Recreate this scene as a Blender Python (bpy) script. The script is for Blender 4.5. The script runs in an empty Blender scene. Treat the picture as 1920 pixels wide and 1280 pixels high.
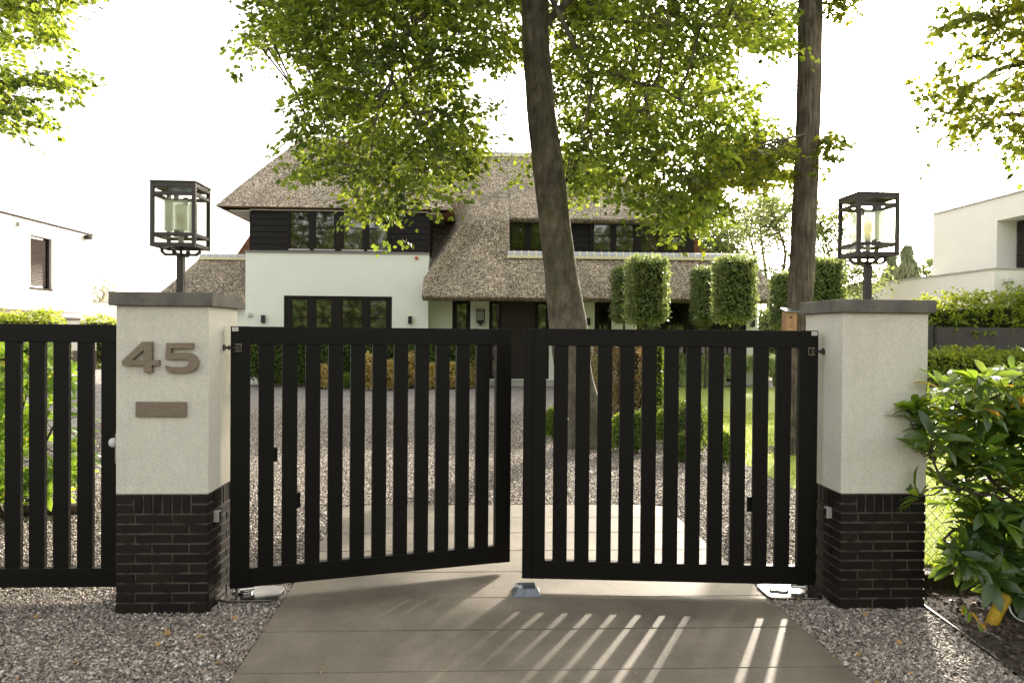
import bpy, bmesh, math
import numpy as np
from mathutils import Vector, Matrix
rng = np.random.default_rng(45)
SC = bpy.context.scene
COL = SC.collection
rad = math.radians

# ------------------------------------------------------------------ camera
CX, CD, CH, YAW, PITCH, ROLL, FPX = 0.0, 4.676, 1.7079, .046, -.0109, .0082, 1424.63
def cam_axes():
    cy, sy, cp, sp = math.cos(YAW), math.sin(YAW), math.cos(PITCH), math.sin(PITCH)
    f = np.array([sy*cp, cy*cp, sp]); r = np.array([cy, -sy, 0.]); u = np.cross(r, f)
    c, s = math.cos(ROLL), math.sin(ROLL)
    return r*c+u*s, f, u*c-r*s
AR, AF, AU = cam_axes()
AO = np.array([CX, -CD, CH])
cam = bpy.data.cameras.new('camera'); co = bpy.data.objects.new('camera', cam); COL.objects.link(co)
m = Matrix.Identity(4)
for i in range(3):
    m[i][0], m[i][1], m[i][2], m[i][3] = AR[i], AU[i], -AF[i], AO[i]
co.matrix_world = m
cam.sensor_width = 36; cam.lens = FPX/1920*36; cam.clip_start = .05; cam.clip_end = 2000
SC.camera = co
def at(u, v, Y=None, Z=None, X=None):
    """a point of the place seen in the photograph at pixel (u, v), on the plane y=Y, z=Z or x=X"""
    d = AF + AR*(u-960)/FPX + AU*(640-v)/FPX
    if Y is not None: t = (Y-AO[1])/d[1]
    elif Z is not None: t = (Z-AO[2])/d[2]
    else: t = (X-AO[0])/d[0]
    return AO+t*d

# ------------------------------------------------------------------ sky, sun, exposure
SUN_EL, SUN_AZ = 20.5, 27.0
w = bpy.data.worlds.new('World'); SC.world = w; w.use_nodes = True
nt = w.node_tree; bg = nt.nodes['Background']
sky = nt.nodes.new('ShaderNodeTexSky'); sky.sky_type = 'NISHITA'; sky.sun_disc = False
sky.sun_elevation = rad(SUN_EL); sky.sun_rotation = rad(SUN_AZ)
sky.air_density = 1.0; sky.dust_density = 4.0; sky.ozone_density = 1.0
hs = nt.nodes.new('ShaderNodeHueSaturation'); hs.inputs['Saturation'].default_value = .30
mx = nt.nodes.new('ShaderNodeMix'); mx.data_type = 'RGBA'; mx.blend_type = 'MULTIPLY'; mx.inputs[0].default_value = 1
mx.inputs[7].default_value = (1.0, .955, .86, 1)
nt.links.new(sky.outputs[0], hs.inputs['Color']); nt.links.new(hs.outputs[0], mx.inputs[6])
nt.links.new(mx.outputs[2], bg.inputs['Color']); bg.inputs['Strength'].default_value = .15
sl = bpy.data.lights.new('sun', 'SUN'); sl.energy = 2.0; sl.angle = rad(1.1); sl.color = (1, .9, .76)
so = bpy.data.objects.new('sun', sl); COL.objects.link(so)
sd = Vector((math.sin(rad(SUN_AZ))*math.cos(rad(SUN_EL)), math.cos(rad(SUN_AZ))*math.cos(rad(SUN_EL)), math.sin(rad(SUN_EL))))
so.rotation_euler = sd.to_track_quat('Z', 'Y').to_euler(); so.location = sd*60
vs = SC.view_settings; vs.view_transform = 'Standard'; vs.look = 'None'; vs.gamma = 1; vs.exposure = 2.2
SC.cycles.max_bounces = 6; SC.cycles.diffuse_bounces = 3; SC.cycles.glossy_bounces = 3
SC.cycles.transmission_bounces = 5; SC.cycles.transparent_max_bounces = 10
SC.cycles.use_denoising = True; SC.cycles.caustics_reflective = False; SC.cycles.caustics_refractive = False

# ------------------------------------------------------------------ helpers
def tag(o, label=None, cat=None, group=None, kind=None):
    if label: o['label'] = label
    if cat: o['category'] = cat
    if group: o['group'] = group
    if kind: o['kind'] = kind
    return o
def thing(name, loc, label, cat, group=None):
    o = bpy.data.objects.new(name, None); COL.objects.link(o); o.location = [float(c) for c in loc]
    o.empty_display_size = .1
    return tag(o, label, cat, group)
def worldloc(o):
    l = np.zeros(3)
    while o is not None:
        l = l+np.array(o.location); o = o.parent
    return l
def link(name, me, mat, parent=None, bevel=0, smooth=False):
    o = bpy.data.objects.new(name, me); COL.objects.link(o)
    for mm in (mat if isinstance(mat, (list, tuple)) else [mat]): me.materials.append(mm)
    if parent is not None: o.parent = parent
    if smooth:
        me.polygons.foreach_set('use_smooth', [True]*len(me.polygons))
    if bevel:
        b = o.modifiers.new('bevel', 'BEVEL'); b.width = bevel; b.segments = 2; b.limit_method = 'ANGLE'; b.angle_limit = rad(35)
    return o
def meshobj(name, V, F, mat, parent=None, origin=None, bevel=0, smooth=False, mi=None):
    """one mesh object; V in world space, stored relative to the parent (or to its own origin)"""
    V = np.asarray(V, float)
    off = worldloc(parent) if parent is not None else (np.array(origin, float) if origin is not None else np.zeros(3))
    V = V-off
    me = bpy.data.meshes.new(name)
    if isinstance(F, np.ndarray):
        n, k = F.shape
        me.vertices.add(len(V)); me.vertices.foreach_set('co', V.astype(np.float32).ravel())
        me.loops.add(n*k); me.loops.foreach_set('vertex_index', F.astype(np.int32).ravel())
        me.polygons.add(n); me.polygons.foreach_set('loop_start', np.arange(0, n*k, k, dtype=np.int32))
        me.update(calc_edges=True)
    else:
        me.from_pydata([tuple(v) for v in V], [], F); me.update()
    if mi is not None: me.polygons.foreach_set('material_index', np.asarray(mi, np.int32))
    o = link(name, me, mat, parent, bevel, smooth)
    if parent is None and origin is not None: o.location = off
    return o

class MB:
    def __init__(s): s.V = []; s.F = []; s.M = []; s.n = 0; s.mi = 0
    def add(s, V, F):
        V = np.asarray(V, float).reshape(-1, 3)
        s.V.append(V); s.F += [tuple(i+s.n for i in f) for f in F]; s.M += [s.mi]*len(F); s.n += len(V); return s
    def box(s, x0, x1, y0, y1, z0, z1):
        V = [(x, y, z) for z in (z0, z1) for y in (y0, y1) for x in (x0, x1)]
        return s.add(V, [(0, 2, 3, 1), (4, 5, 7, 6), (0, 1, 5, 4), (2, 6, 7, 3), (0, 4, 6, 2), (1, 3, 7, 5)])
    def obox(s, o, a, b, c):
        """box from origin o spanned by vectors a, b, c"""
        o, a, b, c = map(lambda q: np.asarray(q, float), (o, a, b, c))
        V = [o, o+a, o+b, o+a+b, o+c, o+a+c, o+b+c, o+a+b+c]
        return s.add(V, [(0, 2, 3, 1), (4, 5, 7, 6), (0, 1, 5, 4), (2, 6, 7, 3), (0, 4, 6, 2), (1, 3, 7, 5)])
    def prism(s, P, d):
        """polygon P (3-D points) extruded by vector d"""
        P = np.asarray(P, float); n = len(P); d = np.asarray(d, float)
        return s.add(np.vstack([P, P+d]), [tuple(range(n))[::-1], tuple(range(n, 2*n))]+[(i, (i+1) % n, (i+1) % n+n, i+n) for i in range(n)])
    def tube(s, P, R, n=8, cap=True, jit=0):
        P = np.asarray(P, float); R = np.broadcast_to(np.asarray(R, float), (len(P),))
        T = np.gradient(P, axis=0); T /= np.linalg.norm(T, axis=1)[:, None]+1e-9
        V = []; ref = np.array([0, 0, 1.]) if abs(T[0][2]) < .9 else np.array([1., 0, 0])
        for p, t, r in zip(P, T, R):
            a = np.cross(t, ref); a /= np.linalg.norm(a)+1e-9; b = np.cross(t, a); ref = np.cross(a, t) if 0 else ref
            for k in range(n):
                th = 2*math.pi*k/n; rr = r*(1+(rng.normal()*jit if jit else 0))
                V.append(p+rr*(a*math.cos(th)+b*math.sin(th)))
        F = [(i*n+k, i*n+(k+1) % n, (i+1)*n+(k+1) % n, (i+1)*n+k) for i in range(len(P)-1) for k in range(n)]
        if cap: F += [tuple(range(n))[::-1], tuple(range((len(P)-1)*n, len(P)*n))]
        return s.add(V, F)
    def sphere(s, c, r, n=10, m_=7, sc=(1, 1, 1)):
        V = []; c = np.asarray(c, float)
        for i in range(m_+1):
            ph = math.pi*i/m_
            for k in range(n):
                th = 2*math.pi*k/n
                V.append(c+r*np.array([math.sin(ph)*math.cos(th)*sc[0], math.sin(ph)*math.sin(th)*sc[1], math.cos(ph)*sc[2]]))
        return s.add(V, [(i*n+k, (i+1)*n+k, (i+1)*n+(k+1) % n, i*n+(k+1) % n) for i in range(m_) for k in range(n)])
    def build(s, name, mat, parent=None, origin=None, bevel=0, smooth=False):
        return meshobj(name, np.vstack(s.V), s.F, mat, parent, origin, bevel, smooth, s.M if isinstance(mat, (list, tuple)) else None)

# ---- materials
def newmat(name):
    m = bpy.data.materials.new(name); m.use_nodes = True
    return m, m.node_tree, m.node_tree.nodes['Principled BSDF']
def N(nt, t, **kw):
    n = nt.nodes.new(t)
    for k, v in kw.items():
        if k.startswith('i_'): n.inputs[int(k[2:]) if k[2:].isdigit() else k[2:]].default_value = v
        else: setattr(n, k, v)
    return n
def ramp(nt, fac, cols, pos=None):
    r = N(nt, 'ShaderNodeValToRGB'); e = r.color_ramp.elements
    pos = pos or [i/(len(cols)-1) for i in range(len(cols))]
    while len(e) < len(cols): e.new(.5)
    for i, (c, p) in enumerate(zip(cols, pos)): e[i].position = p; e[i].color = (*c, 1)
    nt.links.new(fac, r.inputs[0]); return r.outputs[0]
def coords(nt, scale=(1, 1, 1), kind='Object'):
    tc = N(nt, 'ShaderNodeTexCoord'); mp = N(nt, 'ShaderNodeMapping'); mp.inputs['Scale'].default_value = scale
    nt.links.new(tc.outputs[kind], mp.inputs[0]); return mp.outputs[0]
def noise(nt, co, scale, detail=4, rough=.6):
    n = N(nt, 'ShaderNodeTexNoise'); n.inputs['Scale'].default_value = scale; n.inputs['Detail'].default_value = detail
    n.inputs['Roughness'].default_value = rough; nt.links.new(co, n.inputs['Vector']); return n.outputs['Fac']
def bump(nt, bs, h, strength, dist=.01):
    b = N(nt, 'ShaderNodeBump'); b.inputs['Strength'].default_value = strength; b.inputs['Distance'].default_value = dist
    nt.links.new(h, b.inputs['Height']); nt.links.new(b.outputs[0], bs.inputs['Normal']); return b
def mixc(nt, f, a, b, mode='MIX'):
    n = N(nt, 'ShaderNodeMix', data_type='RGBA', blend_type=mode)
    for sock, val in ((n.inputs[0], f), (n.inputs[6], a), (n.inputs[7], b)):
        if hasattr(val, 'links') or hasattr(val, 'is_linked'): nt.links.new(val, sock)
        else: sock.default_value = val if not isinstance(val, tuple) else (*val, 1)
    return n.outputs[2]
def pm(name, c1, c2=None, scale=6, rough=.6, bs=0, bscale=80, bdist=.004, stretch=(1, 1, 1), spec=.5, metal=0, fine=None, lo=.35, hi=.65):
    m, nt, b = newmat(name); c2 = c2 or tuple(x*.8 for x in c1)
    cc = coords(nt, stretch); f = noise(nt, cc, scale, 5)
    col = ramp(nt, f, [c1, c2], [lo, hi])
    if fine:
        f2 = noise(nt, cc, fine[0], 2); g = ramp(nt, f2, [(1-fine[1],)*3, (1+fine[1],)*3], [.3, .7]); col = mixc(nt, 1.0, col, g, 'MULTIPLY')
    nt.links.new(col, b.inputs['Base Color'])
    b.inputs['Roughness'].default_value = rough; b.inputs['Specular IOR Level'].default_value = spec; b.inputs['Metallic'].default_value = metal
    if bs: bump(nt, b, noise(nt, cc, bscale, 3), bs, bdist)
    return m
def leafmat(name, cols, trans=.45, tcol=(.30, .42, .04), rough=.45, spec=.35, tvar=.5, clump=0):
    """leaf colours vary from leaf to leaf; light passes through the blade"""
    m, nt, b = newmat(name); g = N(nt, 'ShaderNodeNewGeometry')
    col = ramp(nt, g.outputs['Random Per Island'], cols)
    if clump: cl = ramp(nt, noise(nt, coords(nt), clump, 3), [(.50, .55, .6), (1.45, 1.35, 1.1)], [.38, .62]); col = mixc(nt, 1., col, cl, 'MULTIPLY')  # dark and bright clumps: shaded and sunlit foliage put into the leaf colour
    nt.links.new(col, b.inputs['Base Color']); b.inputs['Roughness'].default_value = rough; b.inputs['Specular IOR Level'].default_value = spec
    t = N(nt, 'ShaderNodeBsdfTranslucent'); tc = ramp(nt, g.outputs['Random Per Island'], [tuple(x*(1-tvar) for x in tcol), tcol, (tcol[0]*1.25, tcol[1]*1.05, tcol[2])])
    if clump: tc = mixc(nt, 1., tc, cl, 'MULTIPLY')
    nt.links.new(tc, t.inputs[0])
    mxs = N(nt, 'ShaderNodeMixShader'); mxs.inputs[0].default_value = trans
    nt.links.new(b.outputs[0], mxs.inputs[1]); nt.links.new(t.outputs[0], mxs.inputs[2])
    nt.links.new(mxs.outputs[0], nt.nodes['Material Output'].inputs[0]); return m

M = {}
M['plaster'] = pm('plaster', (.63, .59, .49), (.56, .525, .43), 3, .85, .55, 150, .004, fine=(260, .07), spec=.2)
M['house_plaster'] = pm('house_plaster', (.86, .88, .80), (.82, .84, .76), 1.2, .9, .2, 60, .004, spec=.2)
M['white_wall'] = pm('white_wall', (.84, .815, .76), (.80, .775, .72), .8, .9, .1, 30, .004, spec=.2)
M['cap_stone'] = pm('cap_stone', (.155, .14, .118), (.085, .077, .064), 7, .75, .4, 90, .003, fine=(120, .15))
M['gate_metal'] = pm('gate_metal', (.0028, .0021, .0016), (.0042, .0032, .0025), 3, .5, .05, 300, .001, spec=.2)
M['lamp_metal'] = pm('lamp_metal', (.030, .020, .018), (.040, .028, .025), 8, .45, .1, 200, .001)
M['bronze'] = pm('bronze', (.19, .148, .112), (.26, .21, .165), 25, .42, .1, 200, .001, stretch=(1, 1, 8), metal=.55)
M['steel'] = pm('steel', (.55, .53, .50), (.42, .40, .38), 12, .22, .1, 60, .001, metal=1)
M['dull_steel'] = pm('dull_steel', (.20, .18, .16), (.12, .11, .10), 12, .25, .1, 60, .001, metal=1)
M['galvanized'] = pm('galvanized', (.15, .17, .19), (.22, .24, .26), 30, .45, .2, 80, .002, metal=.7)
M['black_wood'] = pm('black_wood', (.0045, .003, .0022), (.008, .005, .0038), 4, .55, .4, 60, .002, stretch=(.3, 1, 6), spec=.25)
M['dark_frame'] = pm('dark_frame', (.010, .007, .0055), (.014, .010, .008), 4, .5, .05, 60, .001, spec=.2)
M['door_wood'] = pm('door_wood', (.010, .005, .004), (.015, .0075, .006), 3, .5, .2, 40, .002, stretch=(6, 1, .4))
M['concrete'] = pm('concrete', (.235, .20, .148), (.135, .115, .085), 1.6, .72, .35, 160, .003, fine=(240, .12), lo=.3, hi=.72)
def concretemat():
    m, nt, b = newmat('concrete'); cc = coords(nt)
    c = ramp(nt, noise(nt, cc, 1.3, 6, .65), [(.215, .18, .135), (.095, .079, .058)], [.34, .66])
    c = mixc(nt, ramp(nt, noise(nt, coords(nt, (1, 1.6, 1)), .8, 5), [(0,)*3, (.4,)*3], [.45, .65]), c, (.118, .102, .062))
    c = mixc(nt, ramp(nt, noise(nt, cc, 5.5, 4), [(0,)*3, (.5,)*3], [.70, .78]), c, (.36, .21, .12))
    c = mixc(nt, 1., c, ramp(nt, noise(nt, cc, 110, 3), [(.70,)*3, (1.32,)*3], [.3, .7]), 'MULTIPLY')
    c = mixc(nt, ramp(nt, noise(nt, cc, 60, 3), [(0,)*3, (.7,)*3], [.74, .78]), c, (.05, .04, .03))
    nt.links.new(c, b.inputs['Base Color']); b.inputs['Roughness'].default_value = .7; bump(nt, b, noise(nt, cc, 160, 3), .4, .003); return m
M['concrete'] = concretemat()
def plastermat():
    m, nt, b = newmat('plaster'); cc = coords(nt)
    c = ramp(nt, noise(nt, cc, 2.2, 5), [(.70, .67, .58), (.60, .57, .485)], [.3, .72])
    c = mixc(nt, ramp(nt, noise(nt, coords(nt, (9, 9, .8)), 2.0, 4), [(0,)*3, (.16,)*3], [.52, .74]), c, (.42, .39, .31))
    c = mixc(nt, 1., c, ramp(nt, noise(nt, cc, 130, 2), [(.86,)*3, (1.12,)*3], [.3, .7]), 'MULTIPLY')
    nt.links.new(c, b.inputs['Base Color']); b.inputs['Roughness'].default_value = .85; b.inputs['Specular IOR Level'].default_value = .2; bump(nt, b, noise(nt, cc, 140, 4, .7), .8, .006); return m
M['plaster'] = plastermat()
M['soffit'] = pm('soffit', (.62, .60, .55), None, 3, .8)
M['white_plastic'] = pm('white_plastic', (.7, .7, .68), None, 3, .4)
M['grey_plastic'] = pm('grey_plastic', (.42, .41, .38), None, 3, .45)
M['black_plastic'] = pm('black_plastic', (.012, .012, .012), None, 3, .4)
M['orange_plastic'] = pm('orange_plastic', (.55, .10, .03), None, 3, .4)
M['yellow_plastic'] = pm('yellow_plastic', (.50, .33, .02), (.36, .23, .015), 30, .45)
M['birdhouse_wood'] = pm('birdhouse_wood', (.42, .24, .12), (.30, .16, .08), 8, .7, .3, 60, .002, stretch=(4, 4, .6))
M['screen'] = pm('screen', (.055, .047, .045), (.075, .065, .06), 2, .8, .2, 60, .004)
M['lead'] = pm('lead', (.22, .21, .21), None, 4, .5)
M['blind'] = pm('blind', (.055, .046, .042), None, 4, .9, spec=0)
M['soil'] = pm('soil', (.018, .012, .009), (.05, .034, .024), 18, .95, 1.0, 70, .03)
M['mortar_brick'] = pm('mortar_brick', (.10, .08, .062), (.025, .02, .016), 12, .9, .4, 200, .003, lo=.45, hi=.62)
M['pale_wall'] = pm('pale_wall', (.52, .50, .465), (.49, .47, .44), .8, .9, .1, 30, .004, spec=.1)
# bricks: colour changes brick by brick
m, nt, b = newmat('brick'); g = N(nt, 'ShaderNodeNewGeometry'); cc = coords(nt)
c = ramp(nt, g.outputs['Random Per Island'], [(.006, .0033, .0022), (.011, .006, .0038), (.004, .0026, .0019), (.015, .0082, .005)])
st = ramp(nt, noise(nt, cc, 30, 4), [(.75,)*3, (1.5,)*3], [.35, .75]); c = mixc(nt, 1., c, st, 'MULTIPLY')
nt.links.new(c, b.inputs['Base Color']); b.inputs['Specular IOR Level'].default_value = .25; b.inputs['Roughness'].default_value = .5; bump(nt, b, noise(nt, coords(nt, (1, 1, 7)), 60, 4), .6, .004); M['brick'] = m
# thatch: stippled cut reed ends
def thatch(name, cols, sc=30, stretch=(1, 1, 1)):
    m, nt, b = newmat(name); cc = coords(nt, stretch)
    f1 = noise(nt, cc, sc, 3, .75); f2 = noise(nt, cc, 1.1, 4); f3 = noise(nt, cc, sc*.33, 3, .7)
    c = ramp(nt, f1, cols, [.34, .45, .53, .62])
    c = mixc(nt, 1., c, ramp(nt, f2, [(.72, .72, .72), (1.2, 1.16, 1.1)], [.3, .7]), 'MULTIPLY')
    c = mixc(nt, 1., c, ramp(nt, f3, [(.62,)*3, (1.3,)*3], [.3, .68]), 'MULTIPLY')
    nt.links.new(c, b.inputs['Base Color']); b.inputs['Roughness'].default_value = .8; b.inputs['Specular IOR Level'].default_value = .35
    ad = N(nt, 'ShaderNodeMath', operation='ADD'); nt.links.new(f1, ad.inputs[0]); nt.links.new(f3, ad.inputs[1])
    bump(nt, b, ad.outputs[0], 1., .09); return m
M['thatch'] = thatch('thatch', [(.045, .032, .022), (.24, .187, .132), (.51, .42, .315), (.92, .82, .67)], 19)
M['thatch_cut'] = thatch('thatch_cut', [(.10, .04, .02), (.25, .10, .05), (.32, .15, .08), (.45, .24, .14)], 30)
# gravel ground
def gravelmat(name):
    m, nt, b = newmat(name); cc = coords(nt)
    v = N(nt, 'ShaderNodeTexVoronoi'); v.inputs['Scale'].default_value = 55; nt.links.new(cc, v.inputs['Vector'])
    sp = N(nt, 'ShaderNodeSeparateColor'); nt.links.new(v.outputs['Color'], sp.inputs[0])
    c = ramp(nt, sp.outputs[0], [(.11, .095, .083), (.34, .30, .27), (.54, .485, .45), (.80, .74, .70)], [0, .35, .7, 1])
    c = mixc(nt, 1., c, ramp(nt, v.outputs['Distance'], [(1, 1, 1), (.18, .16, .14)], [.35, .75]), 'MULTIPLY')
    c = mixc(nt, 1., c, ramp(nt, noise(nt, cc, .9, 5), [(.8,)*3, (1.12,)*3], [.3, .7]), 'MULTIPLY')
    nt.links.new(c, b.inputs['Base Color']); b.inputs['Roughness'].default_value = .8
    inv = N(nt, 'ShaderNodeMath', operation='MULTIPLY'); inv.inputs[1].default_value = -1; nt.links.new(v.outputs['Distance'], inv.inputs[0])
    bump(nt, b, inv.outputs[0], 1., .02); return m
M['gravel'] = gravelmat('gravel')
m, nt, b = newmat('stone'); g = N(nt, 'ShaderNodeNewGeometry')
c = ramp(nt, g.outputs['Random Per Island'], [(.06, .048, .038), (.21, .175, .145), (.33, .28, .235), (.45, .39, .335), (.80, .72, .63)], [0, .3, .6, .85, 1])
c = mixc(nt, 1., c, ramp(nt, noise(nt, coords(nt), 90, 3), [(.75,)*3, (1.2,)*3], [.3, .7]), 'MULTIPLY')
nt.links.new(c, b.inputs['Base Color']); b.inputs['Roughness'].default_value = .7; M['stone'] = m
M['lawn'] = pm('lawn', (.24, .31, .045), (.30, .36, .06), .8, .9, .8, 60, .03, fine=(40, .35))
M['bark'] = None
def barkmat(name, c1, c2, stretch, sc=14, bd=.02, moss=None):
    m, nt, b = newmat(name); cc = coords(nt, stretch); f = noise(nt, cc, sc, 6, .65)
    c = ramp(nt, f, [tuple(q*.8 for q in c1), c2], [.38, .62]); c = mixc(nt, 1., c, ramp(nt, noise(nt, coords(nt), 3.5, 5), [(.6,)*3, (1.4,)*3], [.35, .65]), 'MULTIPLY')
    if moss: c = mixc(nt, ramp(nt, noise(nt, coords(nt, (1, 1, .4)), 3, 4), [(0,)*3, (.6,)*3], [.48, .7]), c, moss)
    nt.links.new(c, b.inputs['Base Color']); b.inputs['Roughness'].default_value = .85; bump(nt, b, f, .8, bd); return m
M['bark'] = barkmat('bark', (.062, .050, .035), (.125, .104, .075), (1, 1, .35), 12, .015, (.075, .075, .028))
M['furrowed_bark'] = barkmat('furrowed_bark', (.062, .047, .034), (.16, .128, .095), (3, 3, .28), 9, .05)
M['twig'] = pm('twig', (.045, .032, .024), (.075, .055, .04), 9, .8)
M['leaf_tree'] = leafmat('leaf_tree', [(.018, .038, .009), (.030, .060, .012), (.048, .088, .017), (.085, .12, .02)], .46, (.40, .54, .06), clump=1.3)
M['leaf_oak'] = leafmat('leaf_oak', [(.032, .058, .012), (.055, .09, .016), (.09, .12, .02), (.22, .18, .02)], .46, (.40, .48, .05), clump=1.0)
M['leaf_back'] = leafmat('leaf_back', [(.08, .13, .04), (.12, .18, .055), (.17, .23, .08), (.26, .27, .10)], .45, (.36, .45, .12))
M['leaf_back_dull'] = leafmat('leaf_back_dull', [(.12, .12, .07), (.17, .17, .10), (.22, .21, .13)], .45, (.42, .42, .22))
M['leaf_topiary'] = leafmat('leaf_topiary', [(.045, .07, .028), (.075, .11, .036), (.13, .17, .06), (.30, .33, .18)], .36, (.5, .62, .18), .35, .7)
M['leaf_box'] = leafmat('leaf_box', [(.05, .09, .014), (.10, .16, .024), (.19, .27, .04)], .4, (.45, .6, .06))
M['leaf_golden'] = leafmat('leaf_golden', [(.42, .30, .10), (.60, .45, .16), (.70, .56, .24), (.34, .36, .09)], .35, (.6, .45, .12))
M['leaf_hedge'] = leafmat('leaf_hedge', [(.036, .062, .014), (.065, .105, .022), (.12, .17, .04)], .35, (.32, .45, .05))
M['leaf_copper'] = leafmat('leaf_copper', [(.16, .085, .045), (.22, .13, .07), (.12, .12, .04), (.30, .21, .13)], .35, (.45, .32, .12))
M['leaf_bright'] = leafmat('leaf_bright', [(.10, .15, .018), (.17, .23, .03), (.25, .30, .04)], .45, (.55, .65, .06))
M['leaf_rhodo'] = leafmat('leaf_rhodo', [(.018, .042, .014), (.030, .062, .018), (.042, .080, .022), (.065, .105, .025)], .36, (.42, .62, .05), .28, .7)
M['leaf_rhodo_sun'] = leafmat('leaf_rhodo_sun', [(.06, .12, .018), (.10, .18, .025), (.14, .22, .03)], .45, (.45, .70, .05), .3, .6)  # lighter copy of the rhododendron leaf, sunlight put into its colour
M['leaf_yellow'] = leafmat('leaf_yellow', [(.55, .38, .03), (.60, .30, .04), (.45, .45, .03)], .45, (.8, .55, .06))
M['leaf_conifer'] = leafmat('leaf_conifer', [(.18, .22, .11), (.25, .28, .15), (.30, .31, .18)], .3, (.25, .30, .12))
M['grass_blade'] = leafmat('grass_blade', [(.15, .21, .025), (.22, .29, .04), (.30, .36, .06)], .4, (.55, .66, .07))
M['grass_tall'] = leafmat('grass_tall', [(.30, .42, .14), (.45, .56, .26), (.80, .85, .62)], .5, (.75, .85, .35))
M['dead_leaf'] = leafmat('dead_leaf', [(.30, .10, .04), (.36, .18, .07), (.45, .28, .10), (.22, .09, .05)], .2, (.5, .25, .08))
M['core'] = pm('core', (.012, .018, .006), (.02, .03, .01), 8, 1.)  # dark solid filling added behind the clipped leaves to stop see-through
M['wood_log'] = pm('wood_log', (.05, .033, .022), (.08, .055, .04), 6, .9, .5, 40, .01, stretch=(.4, 3, 3))
M['blind_glass'] = None
def glassmat(name, col, rough=.03):
    m, nt, b = newmat(name); cc = coords(nt)
    nt.links.new(ramp(nt, noise(nt, cc, .9, 3), [tuple(x*.5 for x in col), col], [.3, .7]), b.inputs['Base Color'])
    b.inputs['Roughness'].default_value = rough; b.inputs['Specular IOR Level'].default_value = .8; b.inputs['IOR'].default_value = 1.75
    bump(nt, b, noise(nt, cc, 1.3, 2), .05, .02); return m
M['window_glass'] = glassmat('window_glass', (.012, .012, .010))
def clearglass(name, tint, gl, frost=0):
    m, nt, b = newmat(name); nt.nodes.remove(b)
    t = N(nt, 'ShaderNodeBsdfTransparent'); t.inputs[0].default_value = (*tint, 1)
    g_ = N(nt, 'ShaderNodeBsdfGlossy'); g_.inputs['Roughness'].default_value = .05
    s1 = N(nt, 'ShaderNodeMixShader'); s1.inputs[0].default_value = gl
    nt.links.new(t.outputs[0], s1.inputs[1]); nt.links.new(g_.outputs[0], s1.inputs[2]); out = s1.outputs[0]
    if frost:
        d = N(nt, 'ShaderNodeBsdfTranslucent'); d.inputs[0].default_value = (.88, .90, .84, 1)
        d2 = N(nt, 'ShaderNodeBsdfDiffuse'); d2.inputs[0].default_value = (.75, .77, .70, 1)
        s3 = N(nt, 'ShaderNodeMixShader'); s3.inputs[0].default_value = .35; nt.links.new(d.outputs[0], s3.inputs[1]); nt.links.new(d2.outputs[0], s3.inputs[2])
        s2 = N(nt, 'ShaderNodeMixShader'); s2.inputs[0].default_value = frost
        nt.links.new(out, s2.inputs[1]); nt.links.new(s3.outputs[0], s2.inputs[2]); out = s2.outputs[0]
    nt.links.new(out, nt.nodes['Material Output'].inputs[0]); return m
M['clear_glass'] = clearglass('clear_glass', (.97, .98, .96), .06)
M['frosted_glass'] = clearglass('frosted_glass', (.93, .95, .91), .05, .55)
M['bulb_glass'] = clearglass('bulb_glass', (1., .86, .62), .1, .25)

# ---- leaves
def unit(v): return v/(np.linalg.norm(v, axis=-1, keepdims=True)+1e-9)
LEAF = (np.array([(0, 0, 0), (.28, .33, .06), (.72, .30, .03), (1, 0, -.10), (.72, -.30, .03), (.28, -.33, .06)]), np.array([(0, 3, 2, 1), (0, 5, 4, 3)]))
LOBED = (np.array([(0, 0, 0), (.22, .42, .05), (.40, .22, .02), (.66, .48, .0), (.70, .16, .0), (1, 0, -.12), (.70, -.16, .0), (.66, -.48, 0), (.40, -.22, .02), (.22, -.42, .05)]),
         np.array([(0, 2, 1, 0), (0, 5, 4, 2), (2, 4, 3, 2), (0, 9, 8, 0), (0, 8, 6, 5), (8, 7, 6, 8)]))
SMALL = (np.array([(0, 0, 0), (.45, .34, .04), (1, 0, -.05), (.45, -.34, .04)]), np.array([(0, 3, 2, 1)]))
BLADE = (np.array([(0, -.5, 0), (0, .5, 0), (.6, .3, .1), (.6, -.3, .1), (1, 0, .3)]), np.array([(0, 1, 2, 3), (3, 2, 4, 4)]))
def rh_template():
    xs = [0, .12, .4, .7, .92, 1.0]; ws = [.012, .07, .145, .15, .07, .005]; zs = [0, .02, .03, 0, -.07, -.11]
    V = []; F = []
    for x, w_, z in zip(xs, ws, zs): V += [(x, w_, z+.35*w_), (x, 0, z), (x, -w_, z+.35*w_)]
    for i in range(5):
        for j in (0, 1): a = i*3+j; F.append((a, a+3, a+4, a+1))
    return np.array(V), np.array(F)
RHODO = rh_template()
def tri_fix(F): return F
def instance(tpl, P, D, Nn, S, W=None):
    T, F = tpl; n = len(P); D = unit(D); Y = unit(np.cross(Nn, D)); Z = np.cross(D, Y)
    S = np.broadcast_to(S, (n,)); W = S if W is None else np.broadcast_to(W, (n,))
    V = P[:, None]+T[None, :, 0, None]*D[:, None]*S[:, None, None]+T[None, :, 1, None]*Y[:, None]*W[:, None, None]+T[None, :, 2, None]*Z[:, None]*S[:, None, None]
    FF = (F[None]+(np.arange(n)*len(T))[:, None, None]).reshape(-1, F.shape[1])
    return V.reshape(-1, 3), FF
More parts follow.
